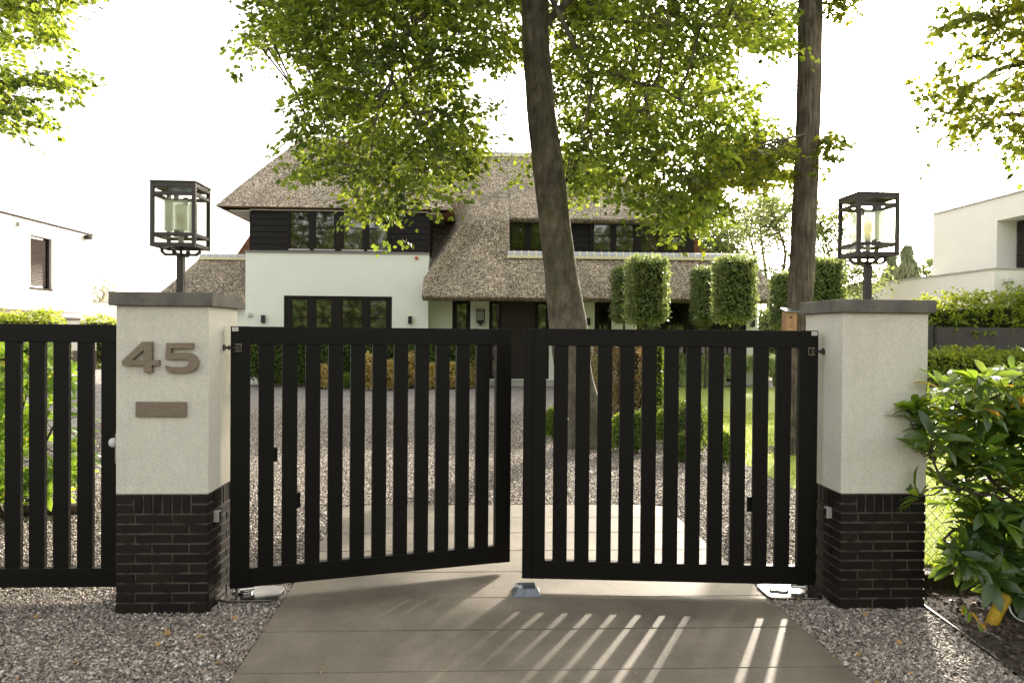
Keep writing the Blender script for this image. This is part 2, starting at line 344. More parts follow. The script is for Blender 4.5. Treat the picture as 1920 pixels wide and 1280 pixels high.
def leafobj(name, parts, mat, parent=None, origin=None, mats=None):
    V = []; F = []; n = 0; tri = []
    for v, f in parts:
        V.append(v); F.append(f+n); n += len(v)
    V = np.vstack(V); F = np.vstack(F)
    # degenerate quads (repeated corner) become triangles
    deg = (F[:, 0] == F[:, 3]) | (F[:, 2] == F[:, 3])
    if deg.any():
        Q = F[~deg]; T = F[deg][:, :3]
        me = bpy.data.meshes.new(name); off = worldloc(parent) if parent is not None else (np.array(origin, float) if origin is not None else np.zeros(3))
        me.vertices.add(len(V)); me.vertices.foreach_set('co', (V-off).astype(np.float32).ravel())
        idx = np.concatenate([Q.ravel(), T.ravel()]).astype(np.int32); me.loops.add(len(idx)); me.loops.foreach_set('vertex_index', idx)
        me.polygons.add(len(Q)+len(T)); me.polygons.foreach_set('loop_start', np.concatenate([np.arange(len(Q))*4, len(Q)*4+np.arange(len(T))*3]).astype(np.int32))
        me.update(calc_edges=True); o = link(name, me, mat, parent)
        if parent is None and origin is not None: o.location = off
        return o
    return meshobj(name, V, F, mat, parent, origin)
def rnd(n, s=1.): return rng.normal(size=(n, 3))*s
def inpoly(P, poly):
    x, y = P[:, 0], P[:, 1]; c = np.zeros(len(P), bool); q = np.array(poly, float)
    for (x1, y1), (x2, y2) in zip(q, np.roll(q, -1, 0)):
        c ^= ((y1 > y) != (y2 > y)) & (x < (x2-x1)*(y-y1)/(y2-y1+1e-12)+x1)
    return c
def sample_poly(poly, n):
    q = np.array(poly, float); lo, hi = q.min(0), q.max(0); out = np.zeros((0, 2))
    while len(out) < n:
        p = rng.uniform(lo, hi, (n*3, 2)); out = np.vstack([out, p[inpoly(p, poly)]])
    return out[:n]
def ats(UV, Y):
    d = AF[None]+AR[None]*((UV[:, 0]-960)/FPX)[:, None]+AU[None]*((640-UV[:, 1])/FPX)[:, None]
    return AO[None]+d*((Y-AO[1])/d[:, 1])[:, None]
def sprays(C, D, k, L, size, spread=.5, tpl=LEAF, flat=.36, droop=.3):
    """k leaves on each drooping flat twig starting at C, heading D"""
    n = len(C); D = unit(D); up = np.array([0, 0, 1.])
    side = unit(np.cross(D, up)+1e-3); nrm = unit(np.cross(side, D)+rnd(n, .25))
    t = rng.uniform(0, 1, (n, k)); l = rng.uniform(.6, 1.2, (n, 1))*L
    sgn = rng.choice([-1, 1], (n, k)); lat = sgn*rng.uniform(.0, 1, (n, k))*spread*l*(1-.6*t)
    P = C[:, None]+D[:, None]*(t*l)[..., None]+side[:, None]*lat[..., None]-up*((t*l)**2*droop+np.abs(lat)*.25)[..., None]+rng.normal(size=(n, k, 3))*.03*L
    dd = D[:, None]*.6+side[:, None]*sgn[..., None]*.9-up*.35+rng.normal(size=(n, k, 3))*.35
    nn = nrm[:, None]+rng.normal(size=(n, k, 3))*flat
    S = size*rng.uniform(.65, 1.25, n*k)
    return instance(tpl, P.reshape(-1, 3), dd.reshape(-1, 3), nn.reshape(-1, 3), S)
def shell_box(c, h, n, size, tpl=SMALL, r=.08, jit=.04, round_=.2):
    """leaves over the outside of a clipped block; c centre, h half sizes"""
    c = np.array(c); h = np.array(h); A = np.array([h[1]*h[2], h[0]*h[2], h[0]*h[1]])
    ax = rng.choice(3, n, p=A/A.sum()); sg = rng.choice([-1., 1.], n); q = rng.uniform(-1, 1, (n, 3))
    q[np.arange(n), ax] = sg; nr = np.zeros((n, 3)); nr[np.arange(n), ax] = sg
    P = q*h; e = np.clip(np.abs(q)-(1-round_), 0, None); P -= np.sign(q)*h*0.5*e*(np.sort(e, 1)[:, 1:2] > 0)*.7
    bumpy = np.sin(P[:, 0]*9+c[0])*np.sin(P[:, 1]*8+1)*np.sin(P[:, 2]*7+c[1])
    P = P*(1+.03*bumpy[:, None])+nr*(rng.normal(size=(n, 1))*jit-r*.4)+c
    return instance(tpl, P, nr*.6+rnd(n, .8)+np.array([0, 0, .2]), nr+rnd(n, .6), size*rng.uniform(.6, 1.3, n))
def shell_ball(c, r3, n, size, tpl=SMALL, jit=.05, flatbottom=True):
    q = unit(rng.normal(size=(n, 3))); c = np.array(c); r3 = np.array(r3)
    if flatbottom: q[:, 2] = np.where(q[:, 2] < -.75, -q[:, 2], q[:, 2])
    b_ = 1+.06*np.sin(q[:, 0]*7+c[0]*3)*np.sin(q[:, 1]*6+c[1])*np.sin(q[:, 2]*6+2)
    P = c+q*r3*(b_+rng.normal(size=n)*jit)[:, None]
    return instance(tpl, P, q*.7+rnd(n, .7), q+rnd(n, .6), size*rng.uniform(.6, 1.3, n))

# ================================================================== SETTING
# ground: gravel courtyard reaching to the horizon
mb = MB(); mb.add([(-400, -60, -.02), (400, -60, -.02), (400, 900, -.02), (-400, 900, -.02)], [(0, 1, 2, 3)])
tag(mb.build('ground', M['gravel']), kind='structure')
XL = lambda y: -1.216-.024*y
XR = lambda y: 1.9125-.0105*y
mb = MB(); js = [-.8445+.5317*i for i in range(-8, 8)]
for i in range(len(js)-1):
    y0, y1 = js[i]+.005, js[i+1]-.005
    dz = rng.normal()*.0008; c0, c1 = (.12, .12) if i == len(js)-2 else (0, 0)
    P = [(XL(y0), y0, dz), (XR(y0), y0, dz), (XR(y1), y1-c1, dz), (XR(y1)-c1, y1, dz), (XL(y1)+c0, y1, dz), (XL(y1), y1-c0, dz)] if c0 else [(XL(y0), y0, dz), (XR(y0), y0, dz), (XR(y1), y1, dz), (XL(y1), y1, dz)]
    mb.prism(P, (0, 0, -.06))
tag(mb.build('driveway', M['concrete'], bevel=.003), kind='structure')
# lawn
LAWN = [(3.0, .85), (3.55, 3.2), (3.57, 19.9), (60, 19.9), (60, .85)]
mb = MB(); mb.prism([(x, y, -.06) for x, y in LAWN], (0, 0, .062)); tag(mb.build('lawn', M['lawn']), kind='structure')
n = 70000
P = np.column_stack([rng.uniform(3.0, 9.5, n), .85+(rng.uniform(0, 1, n)**1.6)*11, np.zeros(n)])
P = P[inpoly(P[:, :2], LAWN) & (np.abs(P[:, 0]) < (P[:, 1]+4.7)*.78)]; n = len(P)
tag(leafobj('grass', [instance(BLADE, P, np.array([0, 0, 1.])+rnd(n, .35), rnd(n), rng.uniform(.014, .032, n)*(1+P[:, 1]*.03), .006*(1+P[:, 1]*.12))], M['grass_blade']),
    'short sunlit grass of the lawn right of the driveway and behind the wire fence', 'grass', kind='stuff')
# soil bed beside the right pillar
mb = MB(); mb.prism([(2.84, .0, -.05), (2.765, -.76, -.05), (2.62, -2.6, -.05), (8, -2.6, -.05), (8, .42, -.05), (2.84, .42, -.05)], (0, 0, .056))
tag(mb.build('soil_bed', M['soil']), kind='structure')
mb = MB(); mb.add([(5.2+ .55*math.cos(t)-.5, 6.36+.5*math.sin(t), .008) for t in np.linspace(0, 2*math.pi, 24, endpoint=False)], [tuple(range(24))])
tag(mb.build('tree_bed', M['soil']), kind='structure')
# loose stones on the near gravel
def stones(name, reg, n, label, ex=()):
    P = []
    for (x0, x1, y0, y1) in reg: P.append(rng.uniform((x0, y0), (x1, y1), (int(n*(x1-x0)*(y1-y0)), 2)))
    P = np.vstack(P); keep = (P[:, 0] < XL(P[:, 1])-.008) | (P[:, 0] > XR(P[:, 1])+.008) | (P[:, 1] > 2.9)
    for cx_, cy_ in ((-1.894, .27), (2.562, .253)): keep &= ~((np.abs(P[:, 0]-cx_) < .275) & (np.abs(P[:, 1]-cy_) < .275))
    keep &= ~((P[:, 0] > 2.84+.1*P[:, 1]) & (P[:, 1] < .42)); keep &= ~inpoly(P, LAWN)
    keep &= np.abs(P[:, 0]-.05*P[:, 1]) < (P[:, 1]+5.2)*.70
    keep &= rng.uniform(0, 1, len(P)) < 1-np.clip((P[:, 1]-5.5)/7.5, 0, 1)
    P = P[keep]; n = len(P)
    cube = np.array([(x, y, z) for z in (-1, 1) for y in (-1, 1) for x in (-1, 1)], float)
    cf = np.array([(0, 2, 3, 1), (4, 5, 7, 6), (0, 1, 5, 4), (2, 6, 7, 3), (0, 4, 6, 2), (1, 3, 7, 5)])
    s = rng.uniform(.003, .0085, (n, 1, 1))*(1+.04*np.clip(P[:, 1], 0, 9))[:, None, None]
    V = cube[None]*s*np.array([1.15, .95, .6])*rng.uniform(.45, 1.25, (n, 8, 1))+rng.normal(size=(n, 8, 3))*s*.16
    a = rng.uniform(0, 6.28, n); ca, sa = np.cos(a)[:, None], np.sin(a)[:, None]
    x, y = V[..., 0]*ca-V[..., 1]*sa, V[..., 0]*sa+V[..., 1]*ca; tx = rng.normal(size=(n, 1))*.5
    z = V[..., 2]+x*tx; V = np.stack([x, y, z], -1)
    V += np.concatenate([P, rng.uniform(-.016, -.002, (n, 1))], 1)[:, None]
    F = (cf[None]+(np.arange(n)*8)[:, None, None]).reshape(-1, 4)
    tag(meshobj(name, V.reshape(-1, 3), F, M['stone']), label, 'gravel', kind='stuff')
stones('gravel_stones', [(-3.6, -1.15, -1.6, 0.6), (1.85, 3.0, -1.6, .85)], 17000, 'loose grey gravel in front of the two white pillars')
stones('gravel_stones', [(-5.2, -1.2, .6, 3.), (1.8, 3.6, .85, 3.), (-5.2, 3.6, 2.9, 6.5)]*2+[(-7, 3.56, 6.5, 9), (-7, 3.56, 2.9, 13)], 1800, 'loose gravel of the courtyard behind the gates')

# ================================================================== GATE PILLARS
HB, HCB, HCT, PH, CW = .7174, 1.8552, 1.936, .27, .306
def brick_face(mb, o, ux, nrm, shift):
    """bricks on one .54 m face; o = lower corner, ux along, nrm outward"""
    ch = HB/12; W = .54; j = .006
    def br(a, b, z0, z1):
        p = np.array(o)+np.array(ux)*(a+j)+np.array([0, 0, z0+j]); mb.obox(p-np.array(nrm)*.02, np.array(ux)*(b-a-2*j), np.array(nrm)*(.026+rng.normal()*.0012), (0, 0, z1-z0-2*j))
    for c in range(10):
        ed = [0, .11, .33, .54] if (c+shift) % 2 else [0, .21, .43, .54]
        for a, b in zip(ed[:-1], ed[1:]): br(a+(-.006 if a == 0 else 0), b+(.006 if b == W else 0), c*ch-(.03 if c == 0 else 0), (c+1)*ch)
    for c in (10, 11):
        br(-.006, .10, c*ch, (c+1)*ch); br(.44, W+.006, c*ch, (c+1)*ch)
    for k in range(6): br(.10+k*.34/6, .10+(k+1)*.34/6, 10*ch, 12*ch)
def pillar(x, y, label):
    cy = y+PH; t = thing('gate_pillar', (x, cy, 0), label, 'pillar', 'gate pillars')
    mb = MB(); mb.box(x-PH+.002, x+PH-.002, cy-PH+.002, cy+PH-.002, -.06, HB-.002); core = mb.build('mortar', M['mortar_brick'])
    mb = MB()
    brick_face(mb, (x-PH, cy-PH, 0), (1, 0, 0), (0, -1, 0), 0); brick_face(mb, (x+PH, cy-PH, 0), (0, 1, 0), (1, 0, 0), 1)
    brick_face(mb, (x+PH, cy+PH, 0), (-1, 0, 0), (0, 1, 0), 0); brick_face(mb, (x-PH, cy+PH, 0), (0, -1, 0), (-1, 0, 0), 1)
    b = mb.build('brick_base', M['brick'], t, bevel=.0025)
    bpy.data.objects.remove(core)
    mb = MB(); mb.box(x-PH+.002, x+PH-.002, cy-PH+.002, cy+PH-.002, -.06, HB-.002); mb.build('mortar', M['mortar_brick'], b)
    mb = MB(); mb.box(x-PH-.004, x+PH+.004, cy-PH-.004, cy+PH+.004, HB, HCB); mb.build('plaster_shaft', M['plaster'], t, bevel=.006)
    mb = MB(); mb.box(x-CW, x+CW, cy-CW, cy+CW, HCB, HCT); mb.build('cap_stone', M['cap_stone'], t, bevel=.004)
    return t
LPX, RPX, RPY = -1.894, 2.562, -.017
pillar(LPX, 0, 'white plastered gate pillar on a dark brick base, carrying the number 45')
pillar(RPX, RPY, 'white plastered gate pillar on a dark brick base, bare, beside the big evergreen shrub')

# house number and plate
def at_front(u, v): p = at(u, v, Y=-.006); return p[0], p[2]
def curve_mesh(name, loops, thick, mat, parent, y):
    cu = bpy.data.curves.new(name, 'CURVE'); cu.dimensions = '2D'; cu.fill_mode = 'BOTH'; cu.extrude = thick/2; cu.bevel_depth = .0012
    for lp in loops:
        sp = cu.splines.new('POLY'); sp.points.add(len(lp)-1); sp.use_cyclic_u = True
        for p, (a, b_) in zip(sp.points, lp): p.co = (a, b_, 0, 1)
    o = bpy.data.objects.new(name, cu); COL.objects.link(o); bpy.context.view_layer.update()
    me = bpy.data.meshes.new_from_object(o.evaluated_get(bpy.context.evaluated_depsgraph_get())); bpy.data.objects.remove(o)
    V = np.array([v.co[:] for v in me.vertices]); V = np.column_stack([V[:, 0], y-V[:, 2]-thick/2, V[:, 1]])
    F = [tuple(p.vertices) for p in me.polygons]
    return meshobj(name, V, F, mat, parent)
def pxl(L): return [at_front(u/4, v/4+580) for u, v in L]
hn = thing('house_number', (LPX, -.004, 1.42), 'bronze metal number 45 mounted on the plaster of the left gate pillar', 'house number')
four = [[(1080, 243), (1150, 243), (1150, 380), (1203, 380), (1203, 416), (1150, 416), (1150, 470), (1092, 470), (1092, 416), (930, 416), (930, 385)], [(1092, 300), (1000, 380), (1092, 380)]]
five = [[(1262, 252), (1456, 252), (1456, 290), (1296, 290), (1292, 328), (1400, 324), (1440, 330), (1475, 350), (1494, 385), (1492, 420), (1474, 448), (1440, 465), (1400, 471), (1290, 471), (1266, 462), (1252, 422), (1285, 432), (1385, 432), (1415, 422), (1432, 400), (1425, 380), (1395, 366), (1252, 372)]]
curve_mesh('digit', [pxl(l) for l in four], .028, M['bronze'], hn, -.004)
curve_mesh('digit', [pxl(l) for l in five], .028, M['bronze'], hn, -.004)
npl = thing('door_plate', (LPX, -.004, 1.25), 'blank bronze metal plate below the house number', 'plate')
(a0, c0), (a1, c1) = at_front(256, 780.5), at_front(350.5, 753)
mb = MB(); mb.box(a0, a1, -.022, -.004, c0, c1); mb.build('plate', M['bronze'], npl, bevel=.0015)
px_, pz_ = at_front(334, 763); mb = MB(); mb.tube([(px_, -.0235, pz_), (px_, -.021, pz_)], .008, 16); mb.build('button', M['bronze'], npl)

# light barrier boxes on the inner sides of the pillars
def sensor(x, y, z, sx, label):
    t = thing('light_sensor', (x, y, z), label, 'sensor', 'light barrier sensors')
    x0, x1 = sorted((x, x+sx*.035)); mb = MB(); mb.box(x0, x1, y-.028, y+.02, z-.034, z+.034); mb.build('housing', M['grey_plastic'], t, bevel=.004)
    x0, x1 = sorted((x+sx*.0345, x+sx*.038)); mb = MB(); mb.box(x0, x1, y-.022, y+.014, z-.027, z+.027); mb.build('lens', M['black_plastic'], t)
sensor(LPX+PH+.004, .11, .56, 1, 'small grey sensor box on the brick side of the left pillar')
sensor(RPX-PH-.004, .12, .57, -1, 'small grey sensor box on the brick side of the right pillar')

# ================================================================== LANTERNS
def lantern(x, y, label):
    t = thing('pillar_lantern', (x, y, HCT), label, 'lantern', 'square lanterns on the gate pillars')
    h = .127; zb = HCT+.292; zt = zb+.402; r = .0115
    mb = MB(); mb.box(x-.021, x+.021, y-.021, y+.021, HCT, zb-.045); mb.build('post', M['lamp_metal'], t, bevel=.002)
    mb = MB()
    for ax in (0, 1):
        for s_ in (-1, 1):
            P = [(s_*0, -.046), (s_*.100, -.046), (s_*.126, -.022), (s_*.126, 0), (s_*.112, 0), (s_*.112, -.016), (s_*.094, -.030), (0, -.030)]
            if s_ < 0: P = P[::-1]
            if ax == 0: mb.prism([(x+a, y-.012, zb+c) for a, c in P], (0, .024, 0))
            else: mb.prism([(x-.012, y+a, zb+c-.0015) for a, c in P], (.024, 0, 0))
    mb.box(x-.008, x+.008, y-.008, y+.008, zb-.03, zb+.08)
    mb.build('bracket', M['lamp_metal'], t)
    mb = MB()
    for sx in (-1, 1):
        for sy in (-1, 1): mb.box(x+sx*h-r, x+sx*h+r, y+sy*h-r, y+sy*h+r, zb, zt)
    for z0, z1 in ((zb+.001, zb+.026), (zb+.066, zb+.088), (zt-.084, zt-.062), (zt-.032, zt-.001)):
        for s_ in (-1, 1):
            mb.box(x-h+r, x+h-r, y+s_*h-r*.8, y+s_*h+r*.8, z0, z1); mb.box(x+s_*h-r*.8, x+s_*h+r*.8, y-h+r, y+h-r, z0, z1)
    mb.build('frame', M['lamp_metal'], t, bevel=.0015)
    mb = MB(); mb.box(x-h-.017, x+h+.017, y-h-.017, y+h+.017, zt, zt+.006); mb.box(x-.05, x+.05, y-.05, y+.05, zt+.0055, zt+.009); mb.build('roof_plate', M['lamp_metal'], t)
    mb = MB(); mb.box(x-.075, x+.075, y-.075, y+.075, zb+.018, zb+.024); mb.build('floor_plate', M['lamp_metal'], t)
    for k in range(4):
        mb = MB(); e = h-.002
        if k < 2: s_ = (-1, 1)[k]; mb.box(x-h+r, x+h-r, y+s_*e-.0015, y+s_*e+.0015, zb+.027, zt-.033)
        else: s_ = (-1, 1)[k-2]; mb.box(x+s_*e-.0015, x+s_*e+.0015, y-h+r, y+h-r, zb+.027, zt-.033)
        mb.build('glass_pane', M['clear_glass'], t)
    q = .078; f = .068
    for k in range(4):
        mb = MB()
        if k < 2: s_ = (-1, 1)[k]; mb.box(x-f, x+f, y+s_*q-.002, y+s_*q+.002, zb+.105, zt-.105)
        else: s_ = (-1, 1)[k-2]; mb.box(x+s_*q-.002, x+s_*q+.002, y-f, y+f, zb+.105, zt-.105)
        fr = mb.build('frosted_pane', M['frosted_glass'], t)
        for zz in ((zb+.066, zb+.11), (zt-.11, zt-.062)):
            mb = MB()
            if k < 2: mb.box(x-.014, x+.014, y+s_*q-.005, y+s_*q+.005, *zz)
            else: mb.box(x+s_*q-.005, x+s_*q+.005, y-.014, y+.014, *zz)
            mb.build('clip', M['lamp_metal'], fr)
    mb = MB(); mb.tube([(x, y, zb+.024), (x, y, zb+.13)], .017, 12); mb.build('socket', M['grey_plastic'], t)
    mb = MB(); mb.tube([(x, y, zb+.131), (x, y, zb+.15), (x, y, zb+.175), (x, y, zb+.205), (x, y, zb+.225), (x, y, zb+.234)], [.014, .016, .027, .032, .022, .004], 14); mb.build('bulb', M['bulb_glass'], t, smooth=True)
lantern(LPX+.003, .27, 'dark metal box lantern on the left gate pillar, above the number 45')
lantern(RPX+.02, .253, 'dark metal box lantern on a short post on the right gate pillar')

# ================================================================== GATES
def gate_leaf(name, hinge, ang, length, z0, z1, st_h, st_l, label, cat, slats, toprail=.115, botrail=.122, group=None, pillar_x=None, catches=(), lip=False, sticker=True):
    h = np.array([hinge[0], hinge[1], 0]); u = np.array([math.cos(ang), math.sin(ang), 0]); v = np.array([-u[1], u[0], 0]); th = .055
    if u[0] < 0: v = -v     # v points away from the camera
    t = thing(name, (h[0], h[1], z0), label, cat, group)
    def B(mb, a0, a1, b0, b1, c0, c1): mb.obox(h+u*a0+v*b0+np.array([0, 0, c0]), u*(a1-a0), v*(b1-b0), (0, 0, c1-c0))
    mb = MB()
    B(mb, 0, st_h, 0, th, z0, z1); B(mb, length-st_l, length, 0, th, z0, z1)
    B(mb, st_h, length-st_l, .0008, th-.0008, z1-toprail, z1-.001); B(mb, st_h, length-st_l, .0008, th-.0008, z0+.001, z0+botrail)
    mb.build('frame', M['gate_metal'], t, bevel=.003)
    if lip:
        mb = MB(); B(mb, length-.055, length+.004, -.012, -.0005, z0+.006, z1-.004); mb.build('closing_strip', M['gate_metal'], t, bevel=.002)
    g0, g1 = st_h, length-st_l; ns = slats; w_ = .0965; gap = ((g1-g0)-ns*w_)/(ns+1)
    for k in range(ns):
        a = g0+gap+(w_+gap)*k; mb = MB(); B(mb, a, a+w_, .008, th-.012, z0+botrail-.004, z1-toprail+.004); mb.build('slat', M['gate_metal'], t, bevel=.002)
    for (k, zc, hh) in catches:
        a = g0+gap+(w_+gap)*k+w_; mb = MB(); B(mb, a-.01, a+.024, th-.011, th+.012, zc-hh, zc+hh); mb.build('catch', M['gate_metal'], t)
    if sticker:
        mb = MB(); B(mb, .008, .046, -.0015, .0005, z1-.032, z1-.006); s_ = mb.build('sticker', M['white_plastic'], t)
        mb = MB(); B(mb, .012, .042, -.0022, -.0014, z1-.014, z1-.0115); B(mb, .012, .042, -.0022, -.0014, z1-.024, z1-.019); mb.build('print', M['grey_plastic'], s_)
    if pillar_x is not None:
        zc = z1-toprail-.022; sg = 1 if u[0] > 0 else -1
        hg = MB(); B(hg, .03, .055, -.022, -.0005, zc-.02, zc+.02); p = h+u*.04+np.array([0, 0, zc])-v*.014
        q = np.array([pillar_x, p[1]+.03, zc]); hg.tube([p, q], .0065, 8); hg.sphere(p-u*.05*1, .014, 10, 7); hg.tube([q, q+np.array([sg*.008, 0, 0])], .022, 14)
        hg.build('hinge', M['lamp_metal'], t)
        mb = MB()
        B(mb, .022, .064, -.003, -.0005, zc+.022, zc+.0245); B(mb, .022, .064, -.003, -.0005, zc-.0245, zc-.022); B(mb, .0615, .064, -.003, -.0005, zc-.0215, zc+.0215); mb.build('hinge_plate', M['steel'], t)
    # pivot foot
    if pillar_x is not None:
        mb = MB(); p = h+u*.05+v*th/2; mb.tube([(p[0], p[1], .028), (p[0], p[1], z0+.002)], .018, 12); p2 = h+u*.15+v*th/2
        mb.tube([(p[0], p[1], .042), (p2[0], p2[1], .042)], .013, 10); mb.build('pivot', M['steel'], t)
    return t
gate_leaf('driveway_gate', (-1.568, .242), rad(16.66), 1.898, .058, 1.738, .12, .113, 'black slatted gate leaf hinged on the number 45 pillar, swung slightly open inwards', 'gate', 11,
          group='pair of driveway gate leaves', pillar_x=LPX+PH+.004, catches=((0, .90, .046), (1, .59, .05)))
gate_leaf('driveway_gate', (2.244, .223), rad(180-5.375), 1.935, .061, 1.741, .12, .148, 'black slatted gate leaf hinged on the right pillar, nearly closed', 'gate', 11,
          group='pair of driveway gate leaves', pillar_x=RPX-PH-.004, catches=((1, .58, .05),), lip=True)
g = gate_leaf('garden_gate', (-3.46, .27), 0.0, 1.27, .066, 1.742, .12, .052, 'black slatted pedestrian gate left of the pillar with the number 45', 'gate', 7, sticker=False)
hx = at(213, 830, Y=.25)
mb = MB(); q = at(214, 829, Y=.235); mb.tube([(q[0], .27, q[2]), (q[0], .235, q[2])], .009, 10); mb.sphere((q[0], .222, q[2]), .028, 14, 9, (1, .8, 1.1)); hd = mb.build('handle', M['white_plastic'], g, smooth=True)
mb = MB(); mb.box(q[0]-.008, q[0]+.022, .262, .2695, q[2]-.14, q[2]+.05); mb.build('lock_plate', M['steel'], g, bevel=.003)

# motor plates let into the ground and the gate stop
def motor(cx_, cy_, label):
    t = thing('gate_motor', (cx_, cy_, 0), label, 'gate motor', 'ground motors of the gate leaves')
    def rr(w_, d_, z0, z1, r=.05):
        P = []
        for sx, sy, a0 in ((1, 1, 0), (-1, 1, 90), (-1, -1, 180), (1, -1, 270)):
            for a in range(0, 91, 15): P.append((cx_+sx*(w_-r)+r*math.cos(rad(a0+a)), cy_+sy*(d_-r)+r*math.sin(rad(a0+a)), z0))
        mb = MB(); mb.prism(P, (0, 0, z1-z0)); return mb
    rr(.175, .135, -.02, .008).build('box', M['lamp_metal'], t, bevel=.002); rr(.18, .14, .0085, .014).build('lid', M['dull_steel'], t, bevel=.003)
    mb = MB(); mb.tube([(cx_-.05, cy_, .0145), (cx_-.05, cy_, .028)], .045, 20); mb.box(cx_-.13, cx_-.06, cy_-.02, cy_+.02, .015, .028); mb.build('arm', M['steel'], t, bevel=.002)
motor(-1.435, .30, 'shiny steel motor lid in the gravel under the left gate leaf')
motor(2.085, .265, 'shiny steel motor lid in the gravel under the right gate leaf')
gs = thing('gate_stop', (.335, .29, 0), 'grey galvanized wedge shaped gate stop on the concrete under the gap between the leaves', 'gate stop')
mb = MB(); x, y = .335, .30
lo = [(x-.095, y-.085, .001), (x+.095, y-.085, .001), (x+.095, y+.075, .001), (x-.095, y+.075, .001)]; hi = [(x-.055, y-.04, .042), (x+.06, y-.04, .042), (x+.06, y+.05, .042), (x-.055, y+.05, .042)]
mb.add(lo+hi, [(0, 3, 2, 1), (4, 5, 6, 7), (0, 1, 5, 4), (1, 2, 6, 5), (2, 3, 7, 6), (3, 0, 4, 7)]); mb.build('wedge', M['galvanized'], gs, bevel=.003)
mb = MB(); mb.box(x-.075, x-.055, y-.02, y+.05, .02, .046); mb.box(x-.06, x+.06, y+.052, y+.06, .02, .05); mb.build('stop_plate', M['galvanized'], gs)

# ================================================================== THE THATCHED HOUSE
YW, YB, YU = 21.2, 20.4, 21.75        # ground floor wall, white block front, upper dormer wall
X_ = lambda u, Y, v=560: at(u, v, Y=Y)[0]
Z_ = lambda v, Y, u=900: at(u, v, Y=Y)[2]
house = thing('thatched_house', (2.0, YW, 0), 'large white villa with a thatched roof and black timber upper storey behind the gates', 'house')
def wall_holes(mb, y, x0, x1, z0, z1, holes, depth):
    xs = sorted({x0, x1, *[h[0] for h in holes], *[h[1] for h in holes]}); zs = sorted({z0, z1, *[h[2] for h in holes], *[h[3] for h in holes]})
    xs = [q for q in xs if x0 <= q <= x1]; zs = [q for q in zs if z0 <= q <= z1]
    ins = lambda a, c: any(h[0] < a < h[1] and h[2] < c < h[3] for h in holes)
    for a, b_ in zip(xs[:-1], xs[1:]):
        for c, d in zip(zs[:-1], zs[1:]):
            if not ins((a+b_)/2, (c+d)/2): mb.add([(a, y, c), (b_, y, c), (b_, y, d), (a, y, d)], [(0, 1, 2, 3)])
    for (a, b_, c, d) in holes:
        mb.add([(a, y, c), (b_, y, c), (b_, y, d), (a, y, d), (a, y+depth, c), (b_, y+depth, c), (b_, y+depth, d), (a, y+depth, d)], [(0, 4, 5, 1), (1, 5, 6, 2), (2, 6, 7, 3), (3, 7, 4, 0)])
def window(x0, x1, z0, z1, y, panes, fw=.075, name='window', bars=(), sill=None, frame=None, trim=True):
    """frame of outer and sash bars, each pane set back"""
    mb = MB(); fm = frame or M['dark_frame']
    mb.box(x0, x0+fw, y, y+.09, z0, z1); mb.box(x1-fw, x1, y, y+.09, z0, z1); mb.box(x0+fw, x1-fw, y, y+.09, z1-fw, z1); mb.box(x0+fw, x1-fw, y, y+.09, z0, z0+fw*.7)
    if panes[0][0] > x0+fw: mb.box(x0+fw, panes[0][0], y+.003, y+.088, z0+fw*.7, z1-fw)
    if panes[-1][1] < x1-fw: mb.box(panes[-1][1], x1-fw, y+.003, y+.088, z0+fw*.7, z1-fw)
    for a, b_ in zip([p[1] for p in panes[:-1]], [p[0] for p in panes[1:]]): mb.box(a, b_, y+.003, y+.088, z0+fw*.7, z1-fw)
    for p in panes:
        for bz in bars: mb.box(p[0], p[1], y+.02, y+.05, bz-.014, bz+.014)
        s_ = .03; mb.box(p[0], p[0]+s_, y+.012, y+.06, z0+fw*.7, z1-fw); mb.box(p[1]-s_, p[1], y+.012, y+.06, z0+fw*.7, z1-fw); mb.box(p[0]+s_, p[1]-s_, y+.012, y+.06, z1-fw-s_, z1-fw); mb.box(p[0]+s_, p[1]-s_, y+.012, y+.06, z0+fw*.7, z0+fw*.7+s_)
    wnd = mb.build(name, fm, house)
    for p in panes:
        mb = MB(); mb.box(p[0], p[1], y+.045, y+.055, z0+fw*.7, z1-fw); mb.build('pane', M['window_glass'], wnd)
    if sill:
        mb = MB()
        for p in panes: mb.box(p[0]-.02, p[1]+.02, y-.03, y+.002, z0+.005, z0+.045)
        mb.build('sill', M['soffit'], wnd)
    return wnd
# --- white block with the timber storey
bx0, bx1 = X_(460, YB), X_(803, YB); zt = Z_(475, YB, 640)
fd = (X_(532, YB), X_(735, YB), .12, Z_(555, YB, 640))
mb = MB(); wall_holes(mb, YB, bx0, bx1, -.05, zt, [fd], .14)
mb.add([(bx1, YB, -.05), (bx1, 24.5, -.05), (bx1, 24.5, zt), (bx1, YB, zt)], [(0, 1, 2, 3)]); mb.add([(bx0, YB, -.05), (bx0, 24.5, -.05), (bx0, 24.5, zt), (bx0, YB, zt)], [(3, 2, 1, 0)])
mb.add([(bx0, YB, zt), (bx1, YB, zt), (bx1, 24.5, zt), (bx0, 24.5, zt)], [(0, 1, 2, 3)])
mb.add([(bx0, 28.4, -.05), (16, 28.4, -.05), (16, 28.4, 3.6), (bx0, 28.4, 3.6)], [(3, 2, 1, 0)]) if False else mb.box(bx0, X_(1420, YW, 600), 28.4, 28.5, -.05, 3.8)
mb.build('wall', M['house_plaster'], house)
mb = MB(); mb.box(bx0-.03, bx1+.03, YB-.05, YB+.3, zt+.003, zt+.06); mb.build('ledge', M['lead'], house)
P4 = [(X_(a, YB), X_(b_, YB)) for a, b_ in ((545, 577), (590, 622), (640, 680), (692, 725))]
window(fd[0]+.003, fd[1]-.003, fd[2], fd[3]-.003, YB+.05, P4, .09, 'french_door', (Z_(596, YB, 640),))
